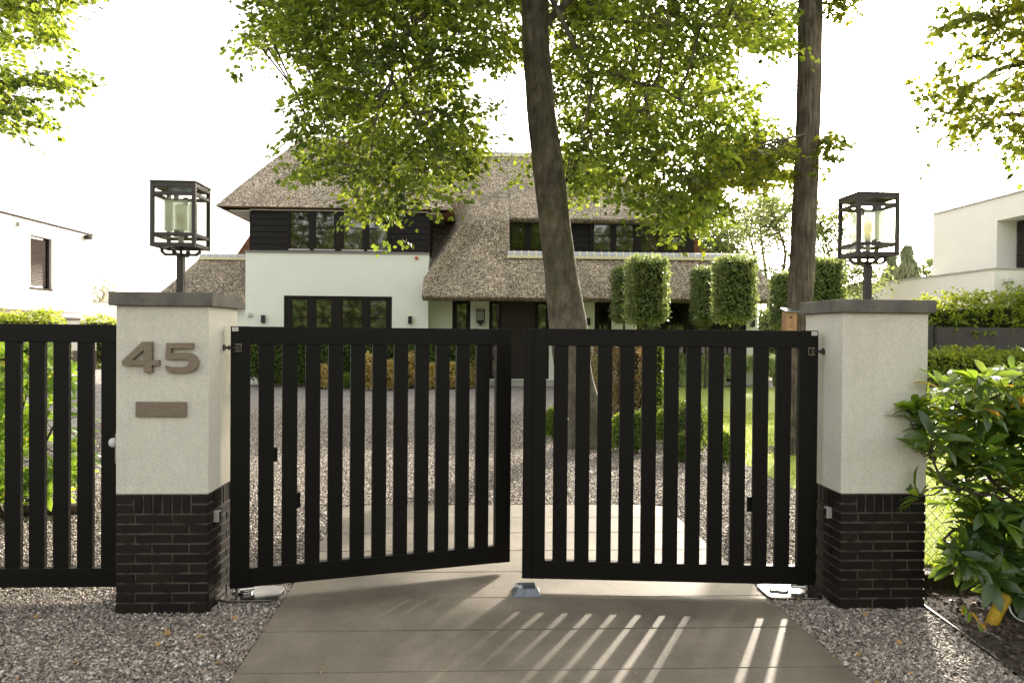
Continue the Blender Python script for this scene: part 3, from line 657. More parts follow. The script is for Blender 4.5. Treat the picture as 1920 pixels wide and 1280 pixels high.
cz0, cz1 = zt+.062, Z_(389, YB, 640)
YC = YB+.10; cx0, cx1 = X_(467, YB), bx1
wz0, wz1 = Z_(469, YB, 640), Z_(393, YB, 640)
ww = (X_(537, YC), X_(731, YC), wz0, wz1)
mb = MB(); nb = 7; bh = (cz1-cz0)/nb
for k in range(nb):
    for (a, b_) in ((cx0, ww[0]), (ww[1], cx1)):
        zA, zB = cz0+k*bh, cz0+(k+1)*bh
        mb.add([(a, YC-.022, zA+.012), (b_, YC-.022, zA+.012), (b_, YC-.004, zB), (a, YC-.004, zB), (a, YC+.03, zA), (b_, YC+.03, zA), (b_, YC+.03, zB), (a, YC+.03, zB)], [(0, 1, 2, 3), (0, 4, 5, 1), (0, 3, 7, 4), (1, 5, 6, 2), (3, 2, 6, 7)])
mb.box(cx0, cx1, YC+.035, YC+.5, cz0, cz1-.02)
mb.box(cx1-.02, cx1+.02, YC-.02, 22.6, cz0, cz1-.02); mb.box(cx0-.02, cx0+.02, YC-.02, 24, cz0, cz1-.02)
mb.build('timber_cladding', M['black_wood'], house)
P4 = [(X_(a, YC), X_(b_, YC)) for a, b_ in ((543, 580), (590, 627), (642, 681), (690, 727))]
window(ww[0]+.002, ww[1]-.002, ww[2]-.02, ww[3], YC-.05, P4, .06, 'window', (Z_(428, YC, 640),), sill=True)
# --- ground floor wall under the low eaves
ex1 = X_(1420, YW, 600); eavez = Z_(559, 19.7, 1000)
zt2 = eavez+.5
hol = []
sp = lambda a, b_, z0, v=None: (X_(a, YW, 590), X_(b_, YW, 590), z0, zt2-.01)
W1 = sp(848, 882, .1); W2 = sp(1115, 1147, .1); W3 = sp(1195, 1400, .1); DR = sp(917, 1030, .15)
mb = MB(); wall_holes(mb, YW, bx1+.002, ex1, -.05, eavez+1.35, [W1, DR, W2, W3], .12)
mb.add([(ex1, YW, -.05), (ex1, 28.4, -.05), (ex1, 28.4, eavez+1.35), (ex1, YW, eavez+1.35)], [(0, 1, 2, 3)])
mb.build('wall', M['house_plaster'], house)
xr = lambda *L: [(X_(a, YW+.05, 590), X_(b_, YW+.05, 590)) for a, b_ in L]
window(W1[0], W1[1], W1[2], W1[3], YW+.04, xr((855, 876)), .07)
window(W2[0], W2[1], W2[2], W2[3], YW+.04, xr((1122, 1141)), .07)
window(W3[0], W3[1], W3[2], W3[3], YW+.04, xr((1203, 1240), (1248, 1284), (1300, 1340), (1350, 1392)), .08, 'window', (Z_(640, YW),))
xa, xb, xc, xd = [X_(q, YW, 590) for q in (917, 940, 1003, 1030)]
window(xa, xb, DR[2], DR[3], YW+.04, xr((922, 937)), .06, 'side_light', (Z_(600, YW), Z_(640, YW), Z_(680, YW)))
window(xc, xd, DR[2], DR[3], YW+.04, xr((1008, 1025)), .06, 'side_light')
mb = MB(); mb.box(xb, xc, YW+.05, YW+.12, .15, zt2-.02)
for k in range(1, 7): mb.box(xb+(xc-xb)*k/7-.006, xb+(xc-xb)*k/7+.006, YW+.044, YW+.051, .2, zt2-.1)
d = mb.build('front_door', M['door_wood'], house)
mb = MB(); mb.tube([(xc-.12, YW-.02, .9), (xc-.12, YW-.02, 1.6)], .016, 8); mb.box(xc-.128, xc-.112, YW-.02, YW+.05, .98, 1.0); mb.box(xc-.128, xc-.112, YW-.02, YW+.05, 1.5, 1.52); mb.build('handle', M['steel'], d)
mb = MB(); mb.box(X_(912, 20.3, 715), X_(1060, 20.3, 715), 20.25, YW+.12, -.03, .11); mb.build('step', pm('step_stone', (.55, .52, .48), None, 3, .8), house, bevel=.01)
# small wall lamps, alarm, movement detector, wall lantern
def wl(u, v, y, w_=.12, h_=.25):
    p = at(u, v, Y=y); mb = MB(); mb.box(p[0]-w_/2, p[0]+w_/2, y-.10, y-.002, p[2]-h_/2, p[2]+h_/2); mb.build('wall_lamp', M['black_plastic'], house, bevel=.006)
wl(494, 598, YB); wl(769, 600, YB); wl(1103, 603, YW); wl(1411, 606, YW)
p = at(469, 590, Y=YB); mb = MB(); mb.box(p[0]-.07, p[0]+.07, YB-.06, YB-.002, p[2]-.07, p[2]+.07); mb.tube([(p[0]-.01, YB-.06, p[2]-.02), (p[0]+.01, YB-.10, p[2]-.03)], .035, 10); mb.build('camera_dome', M['white_plastic'], house, bevel=.01)
p = at(781, 484, Y=YB); mb = MB(); mb.tube([(p[0], YB-.08, p[2]), (p[0], YB-.002, p[2])], .055, 14); mb.build('alarm_beacon', M['orange_plastic'], house, bevel=.01)
p = at(901, 594, Y=YW); lx, lz = p[0], p[2]
mb = MB()
for sx in (-1, 1):
    for sy in (0, 1): mb.box(lx+sx*.13-.015, lx+sx*.13+.015, YW-.30+sy*.24, YW-.27+sy*.24, lz-.22, lz+.25)
for z in (-.22, -.14, .17, .23): mb.box(lx-.13, lx+.13, YW-.298, YW-.272, lz+z, lz+z+.025)
mb.box(lx-.16, lx+.16, YW-.32, YW-.02, lz+.25, lz+.262); mb.box(lx-.05, lx+.05, YW-.2, YW-.01, lz-.30, lz-.2); mb.box(lx-.1, lx+.1, YW-.03, YW-.003, lz-.2, lz+.2)
wlan = mb.build('wall_lantern', M['lamp_metal'], house)
mb = MB(); mb.box(lx-.11, lx+.11, YW-.25, YW-.24, lz-.12, lz+.17); mb.build('glass', M['frosted_glass'], wlan)

# --- upper dormer wall on the right
dx0, dx1 = X_(950, YU, 440), X_(1301, YU, 440); dz0, dz1 = Z_(480, YU, 1100)-.15, Z_(411, YU, 1100)+.25
mb = MB(); nb = 8
for k in range(nb):
    zA = dz0+(dz1-dz0)*k/nb; zB = dz0+(dz1-dz0)*(k+1)/nb
    mb.add([(dx0, YU-.022, zA+.012), (dx1, YU-.022, zA+.012), (dx1, YU-.004, zB), (dx0, YU-.004, zB), (dx0, YU+.03, zA), (dx1, YU+.03, zA), (dx1, YU+.03, zB), (dx0, YU+.03, zB)], [(0, 1, 2, 3), (0, 4, 5, 1), (0, 3, 7, 4), (1, 5, 6, 2), (3, 2, 6, 7)])
mb.box(dx1-.03, dx1+.01, YU-.03, YU+3, dz0, dz1)
mb.build('timber_cladding', M['black_wood'], house)
wa, wb = Z_(473, YU, 1100), Z_(415, YU, 1100)
xu = lambda *L: [(X_(a, YU-.05, 440), X_(b_, YU-.05, 440)) for a, b_ in L]
window(X_(953, YU, 440), X_(1066, YU, 440), wa, wb, YU-.08, xu((957, 986), (994, 1022), (1030, 1058)), .06)
window(X_(1106, YU, 440), X_(1289, YU, 440), wa, wb, YU-.08, xu((1112, 1146), (1154, 1189), (1200, 1236), (1244, 1279)), .06, 'window', (Z_(442, YU, 1100),))

# --- thatched roofs
def smooth(x): x = np.clip(x, 0, 1); return x*x*(3-2*x)
E0 = np.array([19.65, eavez]); tanp = 1.19
S0z = Z_(484, 21.4, 1100)-.05; S0 = np.array([E0[0]+(S0z-E0[1])/tanp, S0z])
RZ = Z_(292, 25., 960); R0 = np.array([25., RZ])
DE = np.array([21.25, Z_(412, 21.25, 1100)])
mx0, mxd, mx1 = X_(791, 19.65), X_(955, 21.4, 440), X_(1447, 20.2, 560)
def col_profile(x, n=60):
    """(Y, Z) down the slope for one column of the main roof left of the dormer"""
    t = np.linspace(0, 1, n)
    zl = S0[1]+(R0[1]-S0[1])*0
    pts = []
    wdr = smooth((x-(mxd-1.9))/1.9)
    zs = E0[1]+(R0[1]-E0[1])*t
    # plain slope
    y1 = np.where(zs < S0[1], E0[0]+(zs-E0[1])/tanp, S0[0]+(zs-S0[1])*(R0[0]-S0[0])/(R0[1]-S0[1]))
    # dormer-hugging slope
    y2 = np.where(zs < S0[1], y1, np.where(zs < DE[1], S0[0]+(zs-S0[1])*(DE[0]-.02-S0[0])/(DE[1]-S0[1]), DE[0]+(zs-DE[1])*(R0[0]-DE[0])/(R0[1]-DE[1])))
    y = y1*(1-wdr)+y2*wdr
    # hollow where the roof swings round into the left wing
    xc = x-mx0; zc = E0[1]+.30+xc*1.9
    rec = smooth((zs-zc)/1.3)*(1-smooth((xc-1.2)/.6))*.95
    y = y+rec*(1-smooth((zs-5.6)/.9))
    w3 = (1-smooth((xc-1.3)/.6))*smooth(xc/.25)
    y += -.34*np.exp(-((zs-zc)/.36)**2)*w3+.16*np.exp(-((zs-zc+.95)/.42)**2)*w3*smooth((xc-.25)/.5)
    return np.column_stack([y, zs])
def bend(V): return V
mb = MB(); thick = .32
xs = np.concatenate([np.linspace(mx0, mx0+2.2, 34), np.linspace(mx0+2.3, mxd, 14)])
n = 60; G = []
for x in xs:
    pr = col_profile(x, n); G.append(np.column_stack([np.full(n, x), pr]))
G = np.array(G); G[..., 1] += rng.normal(size=G.shape[:2])*.006
# drooping wavy eave edge
def sheet(mb, G, thick=.32, closed=True):
    a, b_, _ = G.shape
    F = [(i*b_+j, (i+1)*b_+j, (i+1)*b_+j+1, i*b_+j+1) for i in range(a-1) for j in range(b_-1)]
    mb.add(G.reshape(-1, 3), F)
    if closed:      # underside set back, cut edges between
        mb.mi = 0
        U = G.copy(); U[..., 2] -= thick*.30; U[..., 1] += thick*1.1
        mb.add(U.reshape(-1, 3), [f[::-1] for f in F]); n0 = mb.n-2*a*b_
        off = a*b_; E = []
        for i in range(a-1): E.append((i*b_, i*b_+off, (i+1)*b_+off, (i+1)*b_))
        for j in range(b_-1):
            E.append((j, j+1, j+1+off, j+off)); k = (a-1)*b_; E.append((k+j, k+j+off, k+j+1+off, k+j+1))
        mb.F += [tuple(q+n0 for q in f) for f in E]; mb.M += [0]*len(E)
sheet(mb, G)
roof = mb.build('roof', [M['thatch'], M['thatch_cut']], house, smooth=True)
# skirt of the roof under the dormer, ending in a rounded hip
xs2 = np.linspace(mxd-.02, mx1, 80); G = []
x_h = X_(1375, 21.4, 490)
for x in xs2:
    t = np.linspace(0, 1, 26); z = E0[1]+(S0[1]-E0[1])*t; y = E0[0]+(z-E0[1])/tanp
    r_ = np.clip((x-x_h)/(mx1-x_h), 0, 1); drop = (1-math.sqrt(max(0, 1-r_**2.4)))*(S0[1]-E0[1])*.95
    z2 = np.minimum(z, S0[1]-drop+.0*t); y = np.where(z > S0[1]-drop, E0[0]+(z-E0[1])/tanp, y)
    G.append(np.column_stack([np.full(26, x), y, z2]))
G = np.array(G); G[..., 1] += rng.normal(size=G.shape[:2])*.006
mb = MB(); sheet(mb, G); mb.build('roof', [M['thatch'], M['thatch_cut']], house, smooth=True)
# behind the tiles: flat top back to the dormer wall, and rounded end of the skirt
mb = MB(); mb.add([(mxd, S0[0]-.02, S0[1]-.02), (x_h, S0[0]-.02, S0[1]-.02), (x_h, YU+.1, S0[1]-.02), (mxd, YU+.1, S0[1]-.02)], [(0, 1, 2, 3)])
mb.build('flat_roof', M['lead'], house)
# dormer roof with its hip at the right
xe = X_(1338, DE[0], 416); xr_ = xe-(R0[0]-DE[0])*1.0
G = []
for i in range(50):
    s_ = i/49; row = []
    for j in range(30):
        t = j/29; z = DE[1]+(R0[1]-DE[1])*t; y = DE[0]+(R0[0]-DE[0])*t; x = mxd+(xe+(xr_-xe)*t-mxd)*s_
        row.append((x, y-.05*math.sin(min(1, t*3)*math.pi)*0, z))
    G.append(row)
G = np.array(G); G[..., 1] += rng.normal(size=G.shape[:2])*.006
mb = MB(); sheet(mb, G); dr = mb.build('roof', [M['thatch'], M['thatch_cut']], house, smooth=True)
G = []
for i in range(24):
    s_ = i/23; row = []
    for j in range(24):
        t = j/23; z = DE[1]+(R0[1]-DE[1])*t; x = xe+(xr_-xe)*t; yb = DE[0]+(R0[0]-DE[0])*t; row.append((x, yb+(28.5-yb)*s_*(1-.9*t*0), z))
    G.append(row)
G = np.array(G); mb = MB(); F = [(i*24+j, (i+1)*24+j, (i+1)*24+j+1, i*24+j+1) for i in range(23) for j in range(23)]
mb.add(G.reshape(-1, 3), F); mb.mi = 1
mb.prism([(xe, DE[0], DE[1]-.01), (xe-.28, DE[0]+.2, DE[1]-.22), (dx1+.02, DE[0]+.3, DE[1]-.26), (dx1+.02, DE[0]+.3, DE[1]-.01)], (0, 7, 0))
# the lower hip behind the dormer end
q0, q1 = at(1298, 432, Y=23.5), at(1332, 480, Y=23.5)
mb.prism([(q0[0]-.3, 23.5, q0[2]-.1), (q0[0], 23.5, q0[2]), (q1[0]+.25, 23.5, q1[2]-.4), (q1[0]-.35, 23.5, q1[2]-.4)], (0, 4, 0))
mb.build('roof', [M['thatch'], M['thatch_cut']], house)
mb = MB(); mb.prism([(mx0+.3, 25., RZ), (mx0+.3, 29.6, 2.9), (mx0+.3, 29.3, 2.7), (mx0+.3, 24.9, RZ-.3)], (xr_-mx0, 0, 0)); mb.build('roof', M['thatch'], house)
# left wing roof
WE = np.array([20.25, Z_(389.5, 20.25, 620)]); wx0, wx1 = X_(403, 20.25, 388), X_(850, 20.25, 390)
ap = at(556, 268, Y=WE[0]+3.4); k_ = (ap[2]-WE[1])/3.4; hx_ = (ap[0]-wx0)/3.4
H_ = 3.55; yr, zr = WE[0]+H_, WE[1]+k_*H_
xl_, xr2 = wx0+hx_*H_, wx1-hx_*H_*.92
def wing(mb):
    n = 30; a = 40; G = []
    for i in range(a+1):
        s_ = i/a; row = []
        for j in range(n+1):
            t = j/n; x0 = wx0+(xl_-wx0)*t; x1 = wx1+(xr2-wx1)*t
            edge = .10*(abs(2*s_-1)**8)*(1-t)*0
            row.append((x0+(x1-x0)*s_, WE[0]+H_*t, WE[1]+(zr-WE[1])*t-edge+.05*math.sin(t*math.pi)))
        G.append(row)
    G = np.array(G); G[..., 1] += rng.normal(size=G.shape[:2])*.006
    sheet(mb, G, .26, False)
    for sgn, xa_, xb_ in ((-1, wx0, xl_), (1, wx1, xr2)):
        G2 = []
        for i in range(a+1):
            s_ = i/a; row = []
            for j in range(n+1):
                t = j/n; yb = WE[0]+H_*t; row.append((xa_+(xb_-xa_)*t, yb+(27-yb)*s_, WE[1]+(zr-WE[1])*t+.05*math.sin(t*math.pi)))
            G2.append(row)
        G2 = np.array(G2); a2, b2, _ = G2.shape
        F = [(i*b2+j, (i+1)*b2+j, (i+1)*b2+j+1, i*b2+j+1) for i in range(a2-1) for j in range(b2-1)]
        mb.add(G2.reshape(-1, 3), F if sgn > 0 else [f[::-1] for f in F])
    mb.mi = 1       # cut thatch along the eaves: a sloping band under the edge
    d1, d2 = .42, .30
    z0, z1 = WE[1], WE[1]-d2
    ax0, ax1, ay = wx0+d1, wx1-d1, WE[0]+.2
    mb.add([(wx0, WE[0], z0), (wx1, WE[0], z0), (ax1, ay, z0-.03), (ax0, ay, z0-.03)], [(0, 1, 2, 3)])
    mb.add([(wx0, WE[0], z0), (ax0, ay, z1+.18), (ax0, 27, z1+.18), (wx0, 27, z0)], [(0, 1, 2, 3)])
    mb.add([(wx1, WE[0], z0), (ax1, ay, z1+.18), (ax1, 27, z1+.18), (wx1, 27, z0)], [(3, 2, 1, 0)])
mb = MB(); wing(mb)
mb.mi = 0
mb.add([(xl_, yr, zr), (xr2, yr, zr), (xr2, 27, zr), (xl_, 27, zr)], [(0, 1, 2, 3)])
mb.add([(wx0, 27, WE[1]), (wx1, 27, WE[1]), (xr2, 27, zr), (xl_, 27, zr)], [(3, 2, 1, 0)])
mb.add([(wx0+.42, 27, 3.0), (wx1, 27, 3.0), (wx1, 27, WE[1]), (wx0+.42, 27, WE[1])], [(3, 2, 1, 0)])
wr = mb.build('roof', [M['thatch'], M['thatch_cut']], house, smooth=False)
mb = MB(); zz = WE[1]-.125; mb.box(wx0+.40, bx0+.15, WE[0]+.16, 27, zz, zz+.03); mb.box(bx1-.02, wx1-.40, WE[0]+.16, 27, zz, zz+.03); mb.box(bx0+.15, bx1-.02, WE[0]+.16, YC+.02, zz+.04, zz+.07); mb.build('soffit', M['soffit'], wr)
# ridge tiles
def tiles(x0, x1, y, z, r, seg, name='ridge_tiles'):
    mb = MB(); nseg = max(1, int(round((x1-x0)/seg))); L = (x1-x0)/nseg
    for i in range(nseg):
        mb.mi = 0
        for k in range(8):
            a0, a1 = math.pi*k/8, math.pi*(k+1)/8; r0, r1 = r, r*1.0
            A = x0+i*L+.02; B = x0+(i+1)*L-.02
            mb.add([(A, y-r*math.cos(a0), z+r*math.sin(a0)), (B, y-r*math.cos(a0), z+r*math.sin(a0)), (B, y-r*math.cos(a1), z+r*math.sin(a1)), (A, y-r*math.cos(a1), z+r*math.sin(a1))], [(0, 1, 2, 3)])
        mb.mi = 1
        for k in range(8):
            a0, a1 = math.pi*k/8, math.pi*(k+1)/8; rr = r+.012; A = x0+(i+1)*L-.028; B = A+.056
            mb.add([(A, y-rr*math.cos(a0), z+rr*math.sin(a0)), (B, y-rr*math.cos(a0), z+rr*math.sin(a0)), (B, y-rr*math.cos(a1), z+rr*math.sin(a1)), (A, y-rr*math.cos(a1), z+rr*math.sin(a1))], [(0, 1, 2, 3)])
    mb.mi = 1; mb.box(x0, x1, y-r-.03, y+r+.03, z-.09, z+.002)
    mb.build(name, [M['tile'], M['mortar']], house)
M['tile'] = pm('tile', (.55, .56, .60), (.44, .45, .50), 3, .35, .1, 60); M['mortar'] = pm('mortar', (.85, .78, .52), (.70, .64, .42), 20, .85)
tiles(mxd-.1, x_h+.2, S0[0]+.06, S0[1]+.05, .165, .245)
tiles(X_(760, 25., 292), xr_+.1, 25.02, RZ+.02, .13, .27)
tiles(xl_-.1, xr2+.1, yr+.02, zr+.02, .13, .27)
# low wing at the far left
LY = 22.3; lz = Z_(484, LY+1.9, 420); lze = Z_(575, LY, 440); lx0, lx1 = X_(375, LY+1.9, 484), X_(467, LY, 500)
le = X_(262, LY, 560)
G = []
for i in range(31):
    s_ = i/30; row = []
    for j in range(17):
        t = j/16; xa_ = le+(lx0-le)*(t**.8); xb_ = lx1+.5; row.append((xa_+(xb_-xa_)*s_, LY+1.9*t, lze+(lz-lze)*t))
    G.append(row)
G = np.array(G); G[..., 1] += rng.normal(size=G.shape[:2])*.006; mb = MB(); sheet(mb, G, .26); mb.build('roof', [M['thatch'], M['thatch_cut']], house, smooth=True)
tiles(lx0, lx1+.3, LY+1.92, lz+.02, .14, .27)
mb = MB(); mb.box(X_(395, LY+.5, 590), bx0+.1, LY+.5, LY+3, -.05, lze+.3); mb.build('wall', M['house_plaster'], house)
q0, q1 = at(433, 478, Y=24.6), at(467, 443, Y=24.6)
mb = MB(); mb.mi = 0; mb.prism([(q0[0], 24.6, q0[2]-.3), (q1[0]+.8, 24.6, q0[2]-.3), (q1[0]+.8, 24.6, q1[2]+.6), (q1[0], 24.6, q1[2])], (0, 2.5, 0)); mb.build('roof', M['thatch_cut'], house)

# ================================================================== TREES
def path(pts, Y):
    """world polyline through photographed limb points; Y is one depth or a list"""
    Y = Y if isinstance(Y, (list, tuple)) else [Y]*len(pts)
    return np.array([at(u, v, Y=y) for (u, v), y in zip(pts, Y)])
def smoothpath(P, R, n=6):
    P = np.asarray(P, float); t = np.arange(len(P)); tt = np.linspace(0, len(P)-1, (len(P)-1)*n+1)
    Q = np.zeros((len(tt), 3))
    for k, s_ in enumerate(tt):
        i = min(int(s_), len(P)-2); f = s_-i; p0 = P[max(i-1, 0)]; p1 = P[i]; p2 = P[i+1]; p3 = P[min(i+2, len(P)-1)]
        Q[k] = .5*((2*p1)+(-p0+p2)*f+(2*p0-5*p1+4*p2-p3)*f*f+(-p0+3*p1-3*p2+p3)*f**3)
    return Q, np.interp(tt, t, R)
def twigs(mb, C, limbs, nsec=.12, r0=.012, r1=.004):
    """thin branches from the limbs out to the sprays"""
    L = np.vstack(limbs); n = len(C); sec = C[rng.choice(n, max(2, int(n*nsec)), replace=False)]
    def br(a, b_, ra, rb):
        m_ = (a+b_)/2+rnd(1, .06*np.linalg.norm(b_-a))[0]+np.array([0, 0, .10*np.linalg.norm(b_-a)])
        q = [a, a*.5+m_*.5+rnd(1, .02)[0], m_, b_*.5+m_*.5+rnd(1, .02)[0], b_]; mb.tube(q, np.linspace(ra, rb, 5), 4, False)
    nodes = [L]
    for s_ in sec:
        j = np.argmin(((L-s_)**2).sum(1)+.0); ln = np.linalg.norm(L[j]-s_)
        if ln > 2.0: continue
        br(L[j], s_, r0*(1+.35*ln), r0*.6)
        nodes.append(np.linspace(L[j], s_, 6)[2:])
    A = np.vstack(nodes)
    for c in C:
        j = np.argmin(((A-c)**2).sum(1))
        if np.linalg.norm(A[j]-c) < 1.1: br(A[j], c, r0*.5, r1)
def ring_noise(P, R): return R
# ---- the big leaning tree in the courtyard
def trunk_mesh(name, P, R, mat, parent, knots=(), flute=.06, n=20):
    Q, RR = smoothpath(P, R, 8); mb = MB(); V = []; T = np.gradient(Q, axis=0); T = unit(T); ph = rng.uniform(0, 6.28, 4)
    for i, (p, t, r) in enumerate(zip(Q, T, RR)):
        a = unit(np.cross(t, [0, 1, 0])); b_ = np.cross(t, a)
        for k in range(n):
            th = 2*math.pi*k/n; f = 1+flute*math.sin(3*th+ph[0]+i*.05)+flute*.6*math.sin(5*th+ph[1]-i*.03)+rng.normal()*.006
            if i < 14: f *= 1+.10*(1-i/14)*math.sin(5*th+ph[2])
            v = p+r*f*(a*math.cos(th)+b_*math.sin(th))
            V.append(v)
    V = np.array(V)
    for (kp, kr, kh) in knots:
        d = np.linalg.norm(V-kp, axis=1); near = d < kr*2.2; ax = np.repeat(Q, n, 0)
        V[near] += unit(V[near]-ax[near])*(kh*np.exp(-(d[near]/kr)**2))[:, None]
    F = [(i*n+k, i*n+(k+1) % n, (i+1)*n+(k+1) % n, (i+1)*n+k) for i in range(len(Q)-1) for k in range(n)]
    mb.add(V, F); return mb.build(name, mat, parent, smooth=True), Q
T1 = thing('broadleaf_tree', (1.5, 6.7, 0), 'tall leaning tree with a smooth trunk standing in the gravel behind the right gate leaf', 'tree')
base = np.array([1.66, 6.75, -.1])
ks = [(1098, 780), (1076, 700), (1066, 610), (1052, 510), (1039, 400), (1027, 300), (1016, 220), (1010, 150), (1004, 80), (1002, 0), (1000, -90)]
wd = [62, 66, 70, 60, 58, 58, 54, 52, 50, 50, 48]
P = [base]+[at(u, v, Y=6.75) for u, v in ks]; R = [.40]+[w_/2/FPX*11.4 for w_ in wd]
top = P[-1]; P += [top+np.array([-.1, .2, 1.8]), top+np.array([.0, .3, 4.0])]; R += [.15, .08]
P.insert(1, base+np.array([-.02, 0, .28])); R.insert(1, .30)
kn = [(at(984, 235, Y=6.6), .09, .07), (at(982, 205, Y=6.6), .07, .06), (at(1018, 408, Y=6.55), .08, .05), (at(1010, 556, Y=6.6), .12, .07)]
tr, Q1 = trunk_mesh('trunk', P, R, M['bark'], T1, kn)
def tr_at(Q, z): return Q[np.argmin(abs(Q[:, 2]-z))]
limbs = [
 ([(1010, -60), (1050, 30), (1092, 112), (1110, 136), (1150, 140), (1205, 158), (1240, 165), (1290, 200)], [6.7, 6.3, 6.0, 5.9, 5.8, 5.7, 5.6, 5.4], .045, .012),
 ([(1110, 136), (1106, 190), (1092, 240), (1090, 262)], [5.9, 5.7, 5.6, 5.5], .026, .008),
 ([(1205, 158), (1220, 220), (1252, 290), (1290, 330)], [5.7, 5.6, 5.5, 5.4], .016, .006),
 ([(1015, -100), (1110, 10), (1155, 38), (1250, 45), (1380, 50), (1450, 30)], [6.7, 6.6, 6.6, 6.6, 6.6, 6.7], .04, .01),
 ([(1000, -120), (900, -40), (800, 25), (768, 60), (745, 110), (735, 150), (760, 190), (725, 230)], [6.7, 6.4, 6.1, 5.9, 5.8, 5.7, 5.6, 5.5], .05, .012),
 ([(768, 60), (790, 95), (806, 108), (785, 128), (768, 140), (740, 185)], [5.9, 5.8, 5.7, 5.6, 5.6, 5.5], .022, .010),
 ([(735, 150), (712, 190), (700, 260), (690, 330)], [5.7, 5.5, 5.3, 5.2], .018, .006),
 ([(900, -40), (760, -20), (640, 30), (560, 60), (490, 90)], [6.4, 6.5, 6.5, 6.5, 6.5], .03, .007),
 ([(760, 190), (800, 250), (830, 290)], [5.6, 5.5, 5.4], .012, .005)]
mb = MB(); LP = []
for pts, Y, r0, r1 in limbs:
    p = path(pts, Y); q, r_ = smoothpath(p, np.linspace(r0, r1, len(p)), 5); mb.tube(q, r_, 7, True, .04); LP.append(q)
crown = [(475, 0), (470, -60), (520, -170), (985, -190), (985, 120), (975, 135), (955, 115), (930, 120), (890, 128), (870, 118), (865, 150), (890, 190), (935, 208), (900, 222), (905, 260), (915, 300), (870, 330), (875, 350), (850, 345), (820, 372), (800, 378), (765, 360), (760, 395), (730, 400), (690, 412), (655, 400), (675, 380), (648, 350), (640, 325), (600, 333), (565, 320), (560, 285), (545, 262), (548, 235), (560, 205), (545, 190), (565, 165), (590, 150), (600, 135), (570, 125), (545, 110), (520, 85), (500, 78), (465, 105), (470, 75), (450, 48), (482, 30)]
crown2 = [(1040, -190), (1440, -180), (1500, -80), (1494, 60), (1480, 95), (1440, 108), (1400, 85), (1370, 75), (1360, 100), (1345, 115), (1370, 130), (1385, 155), (1420, 178), (1400, 190), (1425, 225), (1410, 260), (1380, 290), (1345, 320), (1330, 295), (1300, 290), (1300, 325), (1330, 340), (1350, 375), (1380, 395), (1350, 405), (1320, 425), (1295, 420), (1268, 440), (1245, 428), (1200, 405), (1160, 370), (1130, 352), (1110, 350), (1085, 385), (1065, 375), (1055, 330), (1045, 250), (1040, 150)]
small1 = [(968, 290), (985, 300), (1000, 330), (985, 345), (960, 320)]
def fol(poly, n, y0, y1, dirc, k=25, L=.66, size=.086, tpl=LEAF, eb=.0):
    UV = sample_poly(poly, n); Y = rng.uniform(y0, y1, n)
    nr_ = (np.abs(UV[:, 0]-(1002+.12*UV[:, 1])) < 78) & (Y < 7.3); Y[nr_] = rng.uniform(7.3, 9, nr_.sum()); C = ats(UV, Y)
    D = np.column_stack([(UV[:, 0]-dirc[0])/400, rng.normal(size=n)*.6, -(UV[:, 1]-dirc[1])/900])+rnd(n, .35)
    C = C-unit(D)*L*.45+np.array([0, 0, .06])
    sc_ = 1+.04*np.clip(Y-6, 0, 9)
    return C, sprays(C, D, k, L, size, tpl=tpl)
parts = []; CC = []
for pl, n, dc in ((crown, 330, (780, 100)), (crown2, 380, (1120, 80))):
    UV = sample_poly(pl, n*3); q = np.array(pl, float); q2 = np.roll(q, -1, 0); dm = np.full(len(UV), 1e9)
    for a_, b_ in zip(q, q2):
        t_ = np.clip(((UV-a_)@(b_-a_))/((b_-a_)@(b_-a_)), 0, 1); dm = np.minimum(dm, np.linalg.norm(UV-a_-t_[:, None]*(b_-a_), axis=1))
    UV = UV[(dm < 26) & (UV[:, 1] > 12) & (np.abs(UV[:, 0]-(1002+.12*UV[:, 1])) > 60)][:n]; n = len(UV); C = ats(UV, rng.uniform(5.0, 6.6, n))
    D = np.column_stack([(UV[:, 0]-dc[0])/300, rng.normal(size=n)*.4, -.15-(UV[:, 1]-dc[1])/1200])+rnd(n, .3)
    parts.append(sprays(C-unit(D)*.1, D, 6, .24, .082, .4))
for (pl, n, y0, y1, dc) in ((crown, 1380, 4.9, 9, (780, 60)), (crown2, 1850, 4.9, 13, (1120, 40)), (small1, 6, 6.2, 6.6, (1010, 300))):
    C, pr = fol(pl, n, y0, y1, dc); parts.append(pr); CC.append(C)
# the crown goes on above the picture
n = 1000; th = rng.uniform(0, 6.28, n); r_ = 4.8*np.sqrt(rng.uniform(0, 1, n)); zc = rng.uniform(0, 1, n)
C = np.column_stack([1.0+r_*np.cos(th)*1.05, 6.8+r_*np.sin(th)*.8, 7.7+zc*4.2*np.sqrt(np.clip(1-(r_/5)**2, .1, 1))])
parts.append(sprays(C, np.column_stack([np.cos(th), np.sin(th), rng.normal(size=n)*.3]), 12, .6, .13)); CC.append(C)
for a in range(7):
    p0 = tr_at(Q1, 6.2+a*.6); an = a*2.4; e = p0+np.array([math.cos(an)*3, math.sin(an)*2.6, 1.6]); q, rr = smoothpath([p0, (p0+e)/2+np.array([0, 0, .5]), e], [.07, .04, .015], 5); mb.tube(q, rr, 6, False); LP.append(q)
twigs(mb, np.vstack(CC), LP, .10)
mb.build('branches', M['bark'], tr, smooth=True)
leafobj('crown', parts, M['leaf_tree'], T1)
